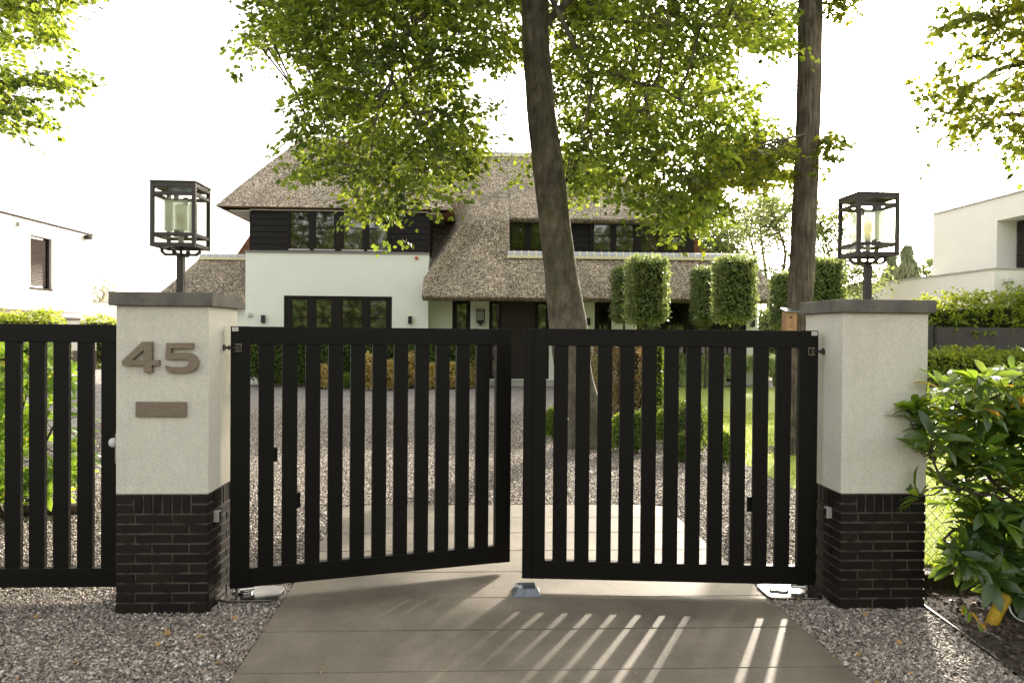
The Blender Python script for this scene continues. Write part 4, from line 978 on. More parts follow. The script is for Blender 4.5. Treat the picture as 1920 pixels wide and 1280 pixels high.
# ---- the straight tree on the lawn
T2 = thing('broadleaf_tree', (4.72, 6.36, 0), 'tall straight tree with furrowed brown bark on the lawn edge beside the right pillar', 'tree')
ks = [(1492, 800), (1494, 700), (1499, 600), (1505, 500), (1509, 400), (1513, 300), (1517, 150), (1519, 0), (1520, -150)]
wd = [30, 38, 44, 46, 45, 44, 43, 42, 40]
P = [np.array([4.72, 6.4, -.1]), np.array([4.72, 6.4, .25])]+[at(u, v, Y=6.4) for u, v in ks]; R = [.30, .22]+[max(w_, 44)/2/FPX*11.3 for w_ in wd]
top = P[-1]; P += [top+np.array([0, .1, 3])]; R += [.07]
tr2, Q2 = trunk_mesh('trunk', P, R, M['furrowed_bark'], T2, (), .03)
mb = MB(); LP = []
for pts, Y, r0, r1 in (([(1515, 250), (1470, 262), (1430, 275), (1390, 300)], [6.3, 6.0, 5.7, 5.4], .02, .006), ([(1514, 275), (1490, 282), (1455, 290), (1410, 305), (1370, 325)], [6.4, 7.4, 8.8, 10.4, 12.], .035, .01), ([(1517, 250), (1550, 272), (1575, 278)], [6.4, 6.2, 6.0], .014, .005),
                       ([(1519, 20), (1480, -20), (1420, -40)], [6.4, 6.2, 6], .03, .01), ([(1519, 0), (1560, 10), (1590, 15)], [6.4, 6.3, 6.2], .02, .006)):
    p = path(pts, Y); q, r_ = smoothpath(p, np.linspace(r0, r1, len(p)), 5); mb.tube(q, r_, 6, True, .04); LP.append(q)
oak = [(1290, 410), (1300, 330), (1345, 290), (1400, 260), (1445, 235), (1490, 245), (1492, 330), (1470, 350), (1430, 345), (1425, 375), (1400, 350), (1360, 350), (1330, 400)]
oak2 = [(1535, 245), (1560, 255), (1598, 270), (1575, 290), (1565, 320), (1548, 330), (1535, 330)]
oak3 = [(1540, 0), (1592, 0), (1595, 20), (1588, 38), (1560, 30), (1540, 35)]
parts = []; CC = []
for (pl, n, y0, y1, dc) in ((oak, 380, 5.2, 13., (1500, 260)), (oak2, 22, 5.9, 6.5, (1530, 270)), (oak3, 16, 5.9, 6.6, (1530, 0))):
    C, pr = fol(pl, n, y0, y1, dc, 14, .40, .095, LOBED); parts.append(pr); CC.append(C)
n = 420; th = rng.uniform(0, 6.28, n); r_ = 3.1*np.sqrt(rng.uniform(0, 1, n))
C = np.column_stack([5.4+r_*np.cos(th), 6.8+r_*np.sin(th)*.9, 8.4+rng.uniform(0, 3.6, n)])
parts.append(sprays(C, np.column_stack([np.cos(th), np.sin(th), rng.normal(size=n)*.3]), 12, .6, .13)); CC.append(C)
twigs(mb, np.vstack(CC), LP+[Q2[-30:]], .10); mb.build('branches', M['furrowed_bark'], tr2, smooth=True)
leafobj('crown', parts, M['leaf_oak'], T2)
# ---- trees reaching in at both top corners
def edge_tree(poly, n, y0, y1, dirc, trunk, limbpts, label, size, mat, tpl, extra, L=.6, k=18):
    t = thing('broadleaf_tree', (trunk[0], trunk[1], 0), label, 'tree')
    P = [np.array([trunk[0], trunk[1], -.1]), np.array([trunk[0]+.1, trunk[1], 2.5]), np.array([trunk[0], trunk[1]+.1, 5.5]), np.array([trunk[0]+.1, trunk[1], 9.5])]
    tr, Q = trunk_mesh('trunk', P, [.34, .26, .22, .08], M['bark'], t, (), .05)
    mb = MB(); LP = []
    for pts, Y in limbpts:
        p = path(pts, Y); s0 = tr_at(Q, p[0][2]-.8); p = np.vstack([s0, p]); q, r_ = smoothpath(p, np.linspace(.09, .012, len(p)), 5); mb.tube(q, r_, 6, True, .03); LP.append(q)
    C, pr = fol(poly, n*2//3, y0, y1, dirc, int(k*1.6), L*1.1, size, tpl); CC = [C]; parts = [pr]
    th = rng.uniform(0, 6.28, extra); r_ = 3.4*np.sqrt(rng.uniform(0, 1, extra)); sg = 1 if trunk[0] > 0 else -1
    C = np.column_stack([trunk[0]+sg*1.2+r_*np.cos(th), trunk[1]+r_*np.sin(th), 6.0+rng.uniform(0, 5.5, extra)])
    uu = ((C-AO)@AR)/((C-AO)@AF)*FPX+960; C = C[(uu < -60) | (uu > 1980)]
    th = rng.uniform(0, 6.28, len(C)); parts.append(sprays(C, np.column_stack([np.cos(th), np.sin(th), rng.normal(size=len(C))*.3]), 12, .6, size*1.3)); CC.append(C)
    twigs(mb, np.vstack(CC), LP+[Q[-18:]], .12); mb.build('branches', M['bark'], tr, smooth=True); leafobj('crown', parts, mat, t)
edge_tree([(-160, -200), (120, -190), (190, -60), (170, -10), (160, 15), (150, 40), (118, 58), (100, 62), (110, 82), (85, 103), (60, 110), (82, 125), (50, 118), (35, 130), (60, 155), (90, 140), (120, 135), (155, 130), (150, 160), (118, 178), (95, 190), (70, 195), (85, 210), (100, 220), (80, 232), (50, 240), (45, 256), (10, 252), (-60, 240), (-180, 100)], 640, 7.5, 9.5, (-80, 60),
          (-10.6, 9.2), [([(-40, 5), (10, 10), (60, 30)], [9, 8.8, 8.5]), ([(-40, 160), (20, 160), (60, 158), (110, 165)], [9, 8.7, 8.5, 8.3]), ([(-40, 200), (20, 192), (50, 185)], [9, 8.8, 8.5])],
          'leafy branches of a tree reaching in at the top left corner', .10, M['leaf_tree'], LEAF, 260)
edge_tree([(2080, -200), (1850, -190), (1800, -60), (1840, -15), (1830, 5), (1790, 25), (1765, 45), (1755, 78), (1775, 65), (1800, 45), (1830, 35), (1845, 55), (1820, 70), (1800, 78), (1790, 90), (1785, 110), (1815, 130), (1790, 140), (1800, 120), (1760, 128), (1725, 165), (1722, 190), (1735, 220), (1775, 225), (1800, 220), (1790, 240), (1770, 258), (1790, 268), (1750, 285), (1745, 292), (1790, 275), (1830, 260), (1850, 270), (1845, 290), (1865, 275), (1880, 290), (1905, 308), (1980, 300), (2100, 100)], 600, 7.5, 9.5, (2000, 100),
          (10.9, 9.4), [([(1970, 10), (1900, 20), (1860, 40)], [9, 8.8, 8.5]), ([(1970, 120), (1890, 125), (1840, 150), (1800, 175)], [9, 8.7, 8.5, 8.3]), ([(1970, 230), (1880, 215), (1850, 235)], [9, 8.8, 8.5])],
          'yellowing oak branches reaching in at the top right corner', .12, M['leaf_oak'], LOBED, 240)

# ---- background trees behind the house
def bg_tree(x, y, h, crowns, n, size, mat, label, stems=None, k=14, L=.9, name='background_tree', group=None, bark='bark'):
    t = thing(name, (x, y, 0), label, 'tree', group); mb = MB(); LP = []
    stems = stems or [[(x, y, 0), (x+.1, y, h*.4), (x-.1, y, h*.8)]]
    for s_ in stems:
        q, r_ = smoothpath(np.array(s_, float), np.linspace(.016*h, .004*h, len(s_)), 5); mb.tube(q, r_, 7, True, .03); LP.append(q)
    C = []
    for (c, r3, frac) in crowns:
        m_ = int(n*frac*1.6); q = unit(rng.normal(size=(m_, 3)))*(rng.uniform(.15, 1, (m_, 1))**.45); C.append(np.array(c)+q*np.array(r3))
    C = np.vstack(C); D = rnd(len(C), .7)+unit(C-np.array([x, y, h*.6]))
    twigs(mb, C, LP, .15, .03, .008); mb.build('trunk', M[bark], t, smooth=True)
    leafobj('crown', [sprays(C, D, k, L, size, .5)], mat, t)
def cpos(u, v, Y): return tuple(at(u, v, Y=Y))
def stem(pts, Y):
    q = [np.array(at(u, v, Y=Y)) for u, v in pts]; g0 = q[0].copy(); g0[2] = 0; return [g0]+q
bg_tree(cpos(1345, 520, 34)[0], 34, 7, [(cpos(1345, 455, 34), (1.5, 1.5, 1.2), .6), (cpos(1320, 480, 34), (1.3, 1.3, 1.0), .4)], 260, .14, M['leaf_back'], 'dense round green tree crown behind the right end of the thatched roof', stems=[stem([(1335, 520), (1340, 470), (1350, 440)], 34)], group=None)
bg_tree(cpos(1395, 520, 40)[0], 40, 9, [(cpos(1385, 405, 40), (2.4, 1.8, 1.2), .45), (cpos(1440, 420, 40), (1.8, 1.6, 1.4), .3), (cpos(1400, 460, 40), (1.8, 1.5, 1.4), .25)], 230, .15, M['leaf_back_dull'], 'thin grey green tree with several bare stems behind the roof end', stems=[stem([(1440, 560), (1420, 500), (1405, 440), (1395, 400)], 40), stem([(1440, 560), (1430, 470), (1425, 420)], 40), stem([(1445, 570), (1395, 490), (1370, 460)], 40)])
bg_tree(cpos(1465, 560, 31)[0], 31, 9, [(cpos(1455, 400, 31), (1.2, 1.5, .9), .3), (cpos(1480, 450, 31), (1.0, 1.5, 1.1), .2), (cpos(1420, 420, 31), (1.2, 1.4, .9), .2), (cpos(1440, 520, 31), (1.2, 1.4, .9), .3)], 170, .15, M['leaf_back'], 'light green open tree with forked stems left of the furrowed trunk', stems=[stem([(1462, 570), (1465, 530), (1472, 470), (1455, 420)], 31), stem([(1464, 560), (1478, 510), (1490, 480), (1500, 430)], 31)])
bg_tree(cpos(1565, 560, 31)[0], 31, 9, [(cpos(1548, 420, 31), (.9, 1.5, 1.0), .3), (cpos(1560, 470, 31), (.9, 1.5, 1.0), .3), (cpos(1600, 520, 31), (1.3, 1.4, .8), .4)], 200, .15, M['leaf_back'], 'light green open tree between the furrowed trunk and the right lantern', stems=[stem([(1580, 560), (1560, 500), (1545, 440)], 31)])
# weeping conifers
def conifer(u, vtop, vbot, Y, hw, label):
    tp = np.array(at(u, vtop, Y=Y)); x, h = tp[0], tp[2]; t = thing('weeping_conifer', (x, Y, 0), label, 'tree'); mb = MB()
    mb.tube([(x, Y, 0), (x, Y, h*.95)], [.2, .03], 7); mb.build('trunk', M['bark'], t)
    n = 5200; z = rng.uniform(.25, 1, n)**.9*h; rr = hw*(1-z/h)**.8*rng.uniform(.45, 1.08, n)+.05; th = rng.uniform(0, 6.28, n)
    tier = .14*np.sin(z*4.2+np.sin(th*3)); P = np.column_stack([x+(rr+tier)*np.cos(th), Y+(rr+tier)*np.sin(th), z])
    D = np.column_stack([np.cos(th)*.25, np.sin(th)*.25, -np.ones(n)])+rnd(n, .18)
    leafobj('crown', [instance(LEAF, P, D, rnd(n), rng.uniform(.25, .55, n), rng.uniform(.08, .16, n))], M['leaf_conifer'], t)
conifer(1702, 458, 545, 46, 1.9, 'grey green weeping conifer behind the neighbouring white wall, nearest to the white house')
conifer(1672, 472, 545, 49, 1.6, 'slightly lower weeping conifer behind the right lantern')
bg_tree(cpos(1745, 520, 55)[0], 55, 5, [(cpos(1747, 512, 55), (.9, .9, .9), 1.)], 60, .2, M['leaf_back'], 'small round green treetop beside the right white house')
bg_tree(cpos(190, 560, 52)[0], 52, 4, [(cpos(192, 558, 52), (.7, .7, .9), 1.)], 26, .16, M['leaf_back_dull'], 'sparse brownish shrub top seen past the left white house', k=8)

# ================================================================== CLIPPED SHRUBS, HEDGES, GRASSES
def topiary(u0, u1, v0, v1, Y, label):
    a, b_ = at(u0, v1, Y=Y), at(u1, v0, Y=Y); x = (a[0]+b_[0])/2; w_ = (b_[0]-a[0])/2; z0, z1 = a[2], b_[2]
    t = thing('block_topiary', (x, Y, 0), label, 'topiary tree', 'square clipped trees on stems')
    mb = MB(); mb.tube([(x, Y, -.02), (x+.02, Y, z0*.5), (x-.01, Y, z0+.3)], [.045, .04, .035], 8); mb.build('trunk', M['twig'], t)
    w_ *= .96; c = (x, Y, (z0+z1)/2); h = (w_, w_, (z1-z0)/2)
    mb = MB(); mb.box(x-w_*.72, x+w_*.72, Y-w_*.72, Y+w_*.72, z0+.14, z1-.14); cr = leafobj('crown', [shell_box(c, h, 5200, .075, jit=.05), shell_box(c, tuple(q*.86 for q in h), 2200, .09, jit=.05)], M['leaf_topiary'], t); mb.build('dark_core', M['core'], cr)
topiary(1176, 1248, 484, 604, 15.2, 'tall square clipped tree on a thin stem, nearest pair, left one')
topiary(1149, 1192, 503, 602, 19.2, 'narrower square clipped tree half hidden behind the left tall one')
topiary(1341, 1411, 484, 602, 15.4, 'tall square clipped tree, midway between the two big trunks')
topiary(1299, 1348, 503, 604, 19.2, 'square clipped tree half hidden behind the right tall one')
topiary(1449, 1500, 512, 615, 18.5, 'square clipped tree seen on the left of the furrowed trunk')
topiary(1512, 1576, 486, 606, 15.4, 'square clipped tree seen on the right of the furrowed trunk behind the pillar cap')
def ball(u, vb, vt, hw, Y, mat, name, label, group, n=1500, leaf=.028, tpl=SMALL):
    p = at(u, vb, Y=Y); zt_ = at(u, vt, Y=Y)[2]; x = p[0]; rx = hw/FPX*(Y+4.7); h = max(.12, zt_)
    t = thing(name, (x, Y, 0), label, 'shrub', group); c = (x, Y, h*.48); r3 = (rx, rx, h*.52)
    lf = leafobj('foliage', [shell_ball(c, r3, n, leaf, tpl, .07), shell_ball(c, tuple(q*.85 for q in r3), n//3, leaf*1.3, tpl, .05)], M[mat], t)
    mb = MB(); mb.sphere(c, 1, 12, 8, (rx*.74, rx*.74, h*.40)); mb.tube([(x, Y, -.02), (x, Y, h*.3)], .02, 6); mb.build('dark_core', M['core'], lf)  # added dark filler ball, plus the short stem
gy = lambda v: 2432/(v-627)-4.68
BL = 'clipped box balls under the trees'
for (u, vb, vt, hw, lab, mt_) in (
    (1036, 822, 768, 15, 'small clipped box ball at the left foot of the leaning trunk', 'leaf_box'),
    (1078, 838, 785, 19, 'clipped box ball right in front of the leaning trunk', 'leaf_box'),
    (1104, 826, 790, 14, 'small clipped box ball at the right foot of the leaning trunk', 'leaf_box'),
    (1168, 850, 778, 26, 'clipped box ball with brown dead leaves below, right of the leaning tree', 'leaf_box'),
    (1194, 852, 776, 20, 'dark clipped box ball touching the one with dead leaves', 'leaf_hedge'),
    (1196, 772, 718, 14, 'small bright box ball in front of the copper hedge', 'leaf_box'),
    (1246, 832, 772, 22, 'clipped box ball left of the largest dark one', 'leaf_box'),
    (1292, 852, 752, 38, 'largest dark clipped box ball at the edge of the lawn', 'leaf_hedge'),
    (1282, 868, 815, 18, 'low dark box ball in front of the largest one', 'leaf_hedge'),
    (1356, 870, 812, 20, 'box ball with brown dead leaves at the corner of the lawn', 'leaf_box')):
    ball(u, vb, vt, hw, gy(vb), mt_, 'box_ball', lab, BL, 2300, .034)
# hedge in front of the house and the shrubs along it
def hedge(x0, x1, y0, y1, z0, z1, mat, label, n, leaf, name='hedge', stems=True, jit=.07, tpl=SMALL, group=None):
    t = thing(name, ((x0+x1)/2, (y0+y1)/2, 0), label, 'hedge', group); c = ((x0+x1)/2, (y0+y1)/2, (z0+z1)/2); h = ((x1-x0)/2, (y1-y0)/2, (z1-z0)/2)
    q = rng.uniform(-1, 1, (n, 3)); A = np.array([h[1]*h[2]*.6, h[0]*h[2], h[0]*h[1]]); ax = rng.choice(3, n, p=A/A.sum()); sg = rng.choice([-1., 1.], n); q[np.arange(n), ax] = sg
    nr = np.zeros((n, 3)); nr[np.arange(n), ax] = sg; P = np.array(c)+q*np.array(h)
    bmp = .06*np.sin(P[:, 0]*2.1)*np.sin(P[:, 2]*3+1)+.05*np.sin(P[:, 0]*5.3+2)+.04*np.sin(P[:, 0]*11+P[:, 2]*5)
    P = P+nr*(bmp+rng.normal(size=n)*jit)[:, None]
    lf = leafobj('foliage', [instance(tpl, P, nr*.5+rnd(n, .8)+np.array([0, 0, .35]), nr+rnd(n, .7), leaf*rng.uniform(.6, 1.35, n))], M[mat], t)
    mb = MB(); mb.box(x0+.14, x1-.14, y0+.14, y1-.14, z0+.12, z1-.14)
    mb.build('dark_core', M['core'], lf)
    if stems:
        mb = MB()
        for x in np.arange(x0+.2, x1, .35): mb.tube([(x, (y0+y1)/2+rng.normal()*.05, -.02), (x+rng.normal()*.04, (y0+y1)/2, z0+.3)], .025, 6)
        mb.build('stem', M['twig'], t)
    return t
hedge(X_(452, 19.4, 700), X_(905, 19.4, 700), 19.1, 19.8, .28, 1.5, 'leaf_hedge', 'long dark green clipped hedge in front of the white block of the house', 17000, .085)
SG = 'small shrubs in a row before the house hedge'
LOOK = {'leaf_golden': 'straw coloured', 'leaf_box': 'bright green'}
row = [(519, 727, 688, 9, 'leaf_box'), (534, 728, 696, 8, 'leaf_box'), (566, 727, 680, 14, 'leaf_box'), (604, 732, 686, 15, 'leaf_golden'), (649, 732, 702, 10, 'leaf_box'), (657, 722, 682, 11, 'leaf_golden'), (690, 734, 668, 16, 'leaf_golden'), (731, 734, 680, 15, 'leaf_golden'), (770, 730, 664, 17, 'leaf_golden'), (812, 731, 684, 13, 'leaf_golden'), (846, 731, 682, 15, 'leaf_golden'), (884, 729, 680, 13, 'leaf_golden')]
where = ['between the first and second slats', 'right of the first bright one, low', 'left of the first straw coloured one', 'leftmost straw coloured one', 'lowest, between two straw coloured ones', 'half behind a low bright green one', 'tall and beside a low green one', 'left of the tallest straw coloured one', 'the tallest of the row', 'right of the tallest one', 'second from the right end of the row', 'at the right end of the row']
for (u, vb, vt, hw, mt_), wh in zip(row, where):
    ball(u, vb, vt, hw, gy(vb), mt_, 'small_shrub', LOOK[mt_]+' small shrub before the house hedge, '+wh, SG, 1300, .07 if mt_ == 'leaf_golden' else .05, LEAF if mt_ == 'leaf_golden' else SMALL)
# copper hedge columns
p0, p1 = X_(1112, 12.3, 700), X_(1140, 12.3, 700)
hedge(p0, p1+.1, 12.0, 12.6, .05, Z_(640, 12.3, 1130), 'leaf_copper', 'narrow copper brown clipped beech column left of the wider one', 2600, .06, stems=False, name='beech_column')
p0, p1 = X_(1150, 11.4, 700), X_(1206, 11.4, 700)
hedge(p0, p1, 11.1, 11.8, .05, Z_(634, 11.4, 1180), 'leaf_copper', 'wider copper brown clipped beech column behind the right gate leaf', 4200, .06, stems=False, name='beech_column')
p0, p1 = X_(1218, 11.8, 700), X_(1250, 11.8, 700)
hedge(p0, p1, 11.5, 12.1, .05, Z_(636, 11.8, 1230), 'leaf_box', 'green clipped column right of the copper brown ones', 2400, .06, stems=False, name='beech_column')
# tall ornamental grasses in front of the house
gl = ['leftmost clump, beside the leaning trunk', 'clump just right of the green column', 'second clump of the main row', 'middle clump of the main row', 'clump right of the middle', 'fifth clump of the main row', 'last clump, next to the furrowed trunk']
for i, (u, wh) in enumerate(zip((1113, 1283, 1318, 1352, 1388, 1424, 1458), gl)):
    Y = 20.3 if i else 19; c = at(u, 722, Y=Y); t = thing('ornamental_grass', (c[0], Y, 0), 'tall arching ornamental grass, '+wh, 'grass clump', 'ornamental grasses before the house')
    n = 700; th = rng.uniform(0, 6.28, n); ln = rng.uniform(.7, 1.25, n); parts = []
    r0 = rng.uniform(0, .14, n); seg = []
    a = np.column_stack([c[0]+r0*np.cos(th), Y+r0*np.sin(th), np.zeros(n)]); out = np.column_stack([np.cos(th), np.sin(th), np.zeros(n)])*rng.uniform(.1, .75, (n, 1)); up = np.array([0, 0, 1.])
    b1 = a+up*ln[:, None]*.5+out*.12; b2 = a+up*ln[:, None]*.85+out*.4; b3 = a+up*ln[:, None]*rng.uniform(.5, .95, (n, 1))+out*.85
    sd_ = unit(np.cross(out, up))*.017; V = np.stack([a-sd_, a+sd_, b1-sd_, b1+sd_, b2-sd_, b2+sd_, b3-sd_*.2, b3+sd_*.2], 1)
    F = (np.array([(0, 1, 3, 2), (2, 3, 5, 4), (4, 5, 7, 6)])[None]+(np.arange(n)*8)[:, None, None]).reshape(-1, 4)
    meshobj('blades', V.reshape(-1, 3), F, M['grass_tall'], t)
# far right hedges, screen fence
hz = at(1735, 662, Y=21.3)
hedge(X_(1560, 21.3, 690), X_(1990, 21.3, 690), 20.9, 21.8, .04, hz[2]-.02, 'leaf_bright', 'low sunlit yellow green hedge behind the lawn and the wire fence', 15000, .10, stems=False, jit=.09, tpl=LEAF)
sy = 22.6; sz0, sz1 = 0, at(1850, 614, Y=sy)[2]
fs = thing('screen_fence', (X_(1840, sy, 640), sy, 0), 'dark grey cloth screen fence between two hedges on the right', 'fence')
mb = MB(); mb.box(X_(1756, sy, 640), X_(2000, sy, 640), sy, sy+.03, 0, sz1); mb.build('screen', M['screen'], fs)
mb = MB(); mb.box(X_(1751, sy, 640), X_(1756, sy, 640), sy-.05, sy+.05, 0, sz1+.02); mb.build('post', M['black_plastic'], fs)
mb = MB(); zz = 0
while zz < sz1-.05: mb.box(X_(1690, sy, 640), X_(1751, sy, 640), sy-.01+.01*((int(zz*10)) % 2), sy+.04, zz, zz+.13); zz += .142
mb.build('board_panel', M['screen'], fs)
# ivy-like shrubbery above the screen
t = thing('shrubbery', (X_(1830, 23.4, 580), 23.4, 0), 'loose yellow green shrubbery growing over the dark screen fence', 'hedge')
up_ = [(1700, 640), (1700, 590), (1735, 560), (1760, 552), (1790, 560), (1820, 548), (1850, 556), (1880, 545), (1920, 540), (2000, 535), (2000, 622), (1900, 615), (1840, 622), (1790, 612), (1740, 618)]
UV = sample_poly(up_, 620); C = ats(UV, rng.uniform(22.7, 24.1, 620)); parts = [sprays(C, rnd(620)+np.array([0, -.5, .5]), 14, .5, .12, .5)]
mb = MB(); mb.box(X_(1715, 23.4, 600), X_(2000, 23.4, 600), 23.1, 23.8, .1, at(1850, 580, Y=23.4)[2]); lf = leafobj('foliage', parts, M['leaf_bright'], t); mb.build('dark_core', M['core'], lf)
# box hedge top in front of the left neighbour
t = hedge(X_(-60, 21, 600), X_(103, 21, 600), 20.6, 21.6, .1, at(50, 594, Y=21)[2], 'leaf_bright', 'bright yellow green hedge top just over the pedestrian gate', 8000, .10, stems=False, jit=.09)
t = hedge(X_(160, 30, 600), X_(221, 30, 600), 29.6, 30.6, .1, at(190, 599, Y=30)[2], 'leaf_bright', 'far low bright hedge strip right against the left pillar', 1500, .12, stems=False, jit=.06)
t = hedge(X_(1420, 24, 600), X_(1470, 24, 600), 23.6, 24.4, .1, at(1440, 586, Y=24)[2], 'leaf_back', 'yellow green hedge between the end of the house and the furrowed trunk', 3600, .10, stems=False, jit=.08)

# ---- big glossy leaved shrubs
def rhodo(name, origin, label, tips, mats, stems, size=.135, k=9):
    t = thing(name, origin, label, 'shrub'); mb = MB(); LP = []
    for s_ in stems:
        q, r_ = smoothpath(np.array(s_, float), np.linspace(.018, .007, len(s_)), 5); mb.tube(q, r_, 6, True, .05); LP.append(q)
    L = np.vstack(LP); P = []; D = []; Nn = []; S = []
    for c in tips:
        j = np.argmin(((L-c)**2).sum(1)+.3*np.clip(L[:, 2]-c[2], 0, 9)); a = L[j]; m_ = (a*.5+c*.5)+np.array([0, 0, -.03]); mb.tube([a, m_, c], [.006, .0045, .0035], 5, False)
        ax = unit(c-m_+np.array([0, 0, .12])+rnd(1, .04)[0]); s1 = unit(np.cross(ax, [0, .3, 1.])); s2 = np.cross(ax, s1); kk = k+rng.integers(-2, 3); ph = rng.uniform(0, 6.28)
        for i in range(kk):
            a_ = ph+i*2.4; rd = s1*math.cos(a_)+s2*math.sin(a_); el = rng.uniform(.05, .75); d = unit(rd*math.cos(el)+ax*math.sin(el)-np.array([0, 0, rng.uniform(-.1, .35)]))
            P.append(c+ax*rng.uniform(-.02, .01)+d*.012); D.append(d); Nn.append(ax+rng.normal(size=3)*.3+np.array([0, 0, .3])); S.append(size*rng.uniform(.65, 1.2))
    mb.build('branches', M['twig'], t, smooth=True)
    P, D, Nn, S = map(np.array, (P, D, Nn, S)); D = unit(D); Nn = unit(Nn-D*(Nn*D).sum(1)[:, None])
    r_ = rng.uniform(0, 1, len(P)); a0 = 0
    for mname, fr, nm in mats:
        sel = (r_ >= a0) & (r_ < a0+fr); a0 += fr
        if sel.any(): leafobj(nm, [instance(RHODO, P[sel], D[sel], Nn[sel], S[sel], S[sel]*rng.uniform(.9, 1.15, sel.sum()))], M[mname], t)
rp = [(1700, 770), (1760, 740), (1790, 705), (1830, 695), (1880, 700), (1990, 680), (1990, 1130), (1900, 1125), (1850, 1100), (1805, 1075), (1780, 1040), (1810, 1000), (1820, 960), (1760, 940), (1760, 900), (1735, 850), (1712, 840)]
n = 225; UV = sample_poly(rp, n); Y = rng.uniform(-.28, .33, n); Y = np.where(UV[:, 0] < 1745, -.05, Y); tips = ats(UV, Y)
tips = np.vstack([tips, at(1726, 775, Y=-.1), at(1742, 850, Y=-.12), at(1722, 930, Y=-.1), at(1735, 800, Y=-.12)])
ex = rng.uniform((3.7, -.5, .3), (4.6, .8, 1.5), (70, 3)); tips = np.vstack([tips, ex])
st = [[(3.75, .0, 0), (3.6, -.02, .5), tuple(at(1860, 900, Y=0)), tuple(at(1820, 830, Y=0)), tuple(at(1790, 760, Y=.0))], [(3.75, .05, 0), (3.7, .1, .6), tuple(at(1900, 860, Y=.1)), tuple(at(1880, 760, Y=.15))],
      [(3.7, -.05, 0), tuple(at(1890, 950, Y=-.1)), tuple(at(1830, 925, Y=-.15)), tuple(at(1770, 900, Y=-.15)), tuple(at(1745, 850, Y=-.12))], [(3.75, 0, .1), tuple(at(1860, 1010, Y=-.1)), tuple(at(1800, 990, Y=-.1)), tuple(at(1770, 1010, Y=-.1))],
      [(3.8, 0, 0), (3.95, .1, .6), (4.1, .2, 1.2)], [(3.75, -.05, .05), (4.0, -.2, .5), (4.3, -.3, 1.)]]
rhodo('rhododendron', (3.75, 0, 0), 'large evergreen shrub with long glossy leaves before the wire fence by the right pillar', tips, (('leaf_rhodo', .80, 'foliage'), ('leaf_rhodo_sun', .18, 'sunlit_leaves'), ('leaf_yellow', .012, 'yellow_leaves')), st, .165, 9)  # a share of the leaves has sunshine put into the colour
# hanging yellow leaves and the broken sprig
t = thing('rhododendron_sprig', tuple(at(1815, 1175, Z=.02)), 'broken sprig of yellow and green leaves lying on the dark soil', 'sprig')
q = [at(1806, 1130, Y=-.35), at(1818, 1145, Y=-.38), at(1832, 1165, Y=-.42)]; mb = MB(); mb.tube(q, .003, 5); mb.build('stem', M['twig'], t)
Pp = np.array([q[0], q[0], q[1], q[1], q[2], q[2]]); Dd = np.array([(-.1, -.1, -1), (.1, -.2, -1), (.5, -.2, -.6), (-.1, 0, -1), (.7, 0, -.5), (.3, -.3, -.9)])
for sl_, mm, nm in ((slice(0, 6, 2), 'leaf_yellow', 'yellow_leaves'), (slice(1, 6, 2), 'leaf_rhodo_sun', 'green_leaves')): leafobj(nm, [instance(RHODO, Pp[sl_], Dd[sl_], np.array([(0, -1, .1)]*3)+rnd(3, .2), np.full(3, .07), np.full(3, .075))], M[mm], t)
lp = [(-80, 650), (30, 640), (110, 650), (125, 690), (150, 720), (160, 760), (158, 900), (140, 930), (60, 945), (-80, 960)]
n = 150; UV = sample_poly(lp, n); tips = ats(UV, rng.uniform(1.9, 2.8, n)); b0 = np.array(at(10, 965, Y=2.35)); b0[2] = 0
st = [[tuple(b0), tuple(at(20, 850, Y=2.3)), tuple(at(50, 740, Y=2.3))], [tuple(b0), tuple(at(70, 860, Y=2.4)), tuple(at(110, 780, Y=2.4))], [tuple(b0), tuple(at(-40, 850, Y=2.3)), tuple(at(-50, 700, Y=2.3))], [tuple(b0), tuple(at(90, 910, Y=2.2)), tuple(at(130, 860, Y=2.2))]]
rhodo('rhododendron', tuple(b0), 'sunlit evergreen shrub with long bright leaves behind the pedestrian gate', tips, (('leaf_rhodo_sun', .96, 'foliage'), ('leaf_yellow', .02, 'yellow_leaves')), st, .17, 9)
mb = MB(); a = at(-60, 962, Z=.05); b_ = at(150, 952, Z=.05); mb.tube([a, (a+b_)/2+np.array([0, .03, .0]), b_], .05, 10); tag(mb.build('log', M['wood_log'], origin=tuple((a+b_)/2), smooth=True), 'brown log edging lying in front of the shrub behind the pedestrian gate', 'log')

# ================================================================== FENCE, PIPE, SMALL THINGS ON THE RIGHT
fy = .40; fx0, fx1 = RPX+PH+.006, 5.6; fz = at(1800, 708, Y=fy)[2]
f = thing('wire_fence', (fx0, fy, 0), 'black chain link fence with a round top rail beside the right pillar', 'fence')
mb = MB(); mb.tube([(fx0, fy, fz), (fx1, fy, fz)], .021, 14); mb.build('top_rail', M['black_plastic'], f, smooth=True)
for x in (4.75,): mb = MB(); mb.tube([(x, fy, -.05), (x, fy, fz)], .021, 12); mb.build('post', M['black_plastic'], f)
mb = MB(); s_ = .072; W_ = fx1-fx0; H_ = fz
for k in range(int(-H_/s_), int(W_/s_)+1):
    for sg in (1, -1):
        x0 = fx0+k*s_; a = np.array([x0, 0.]); b_ = np.array([x0+H_*.92, H_])
        t0 = max(0, (fx0-x0)/(H_*.92)); t1 = min(1, (fx1-x0)/(H_*.92))
        if t1 <= t0: continue
        p, q = a+(b_-a)*t0, a+(b_-a)*t1
        if sg < 0: p, q = np.array([p[0], H_-p[1]]), np.array([q[0], H_-q[1]])
        mb.tube([(p[0], fy+sg*.0016, p[1]+.02), (q[0], fy+sg*.0016, q[1]+.02)], .0016, 4, False)
mb.build('wire_mesh', M['black_plastic'], f)
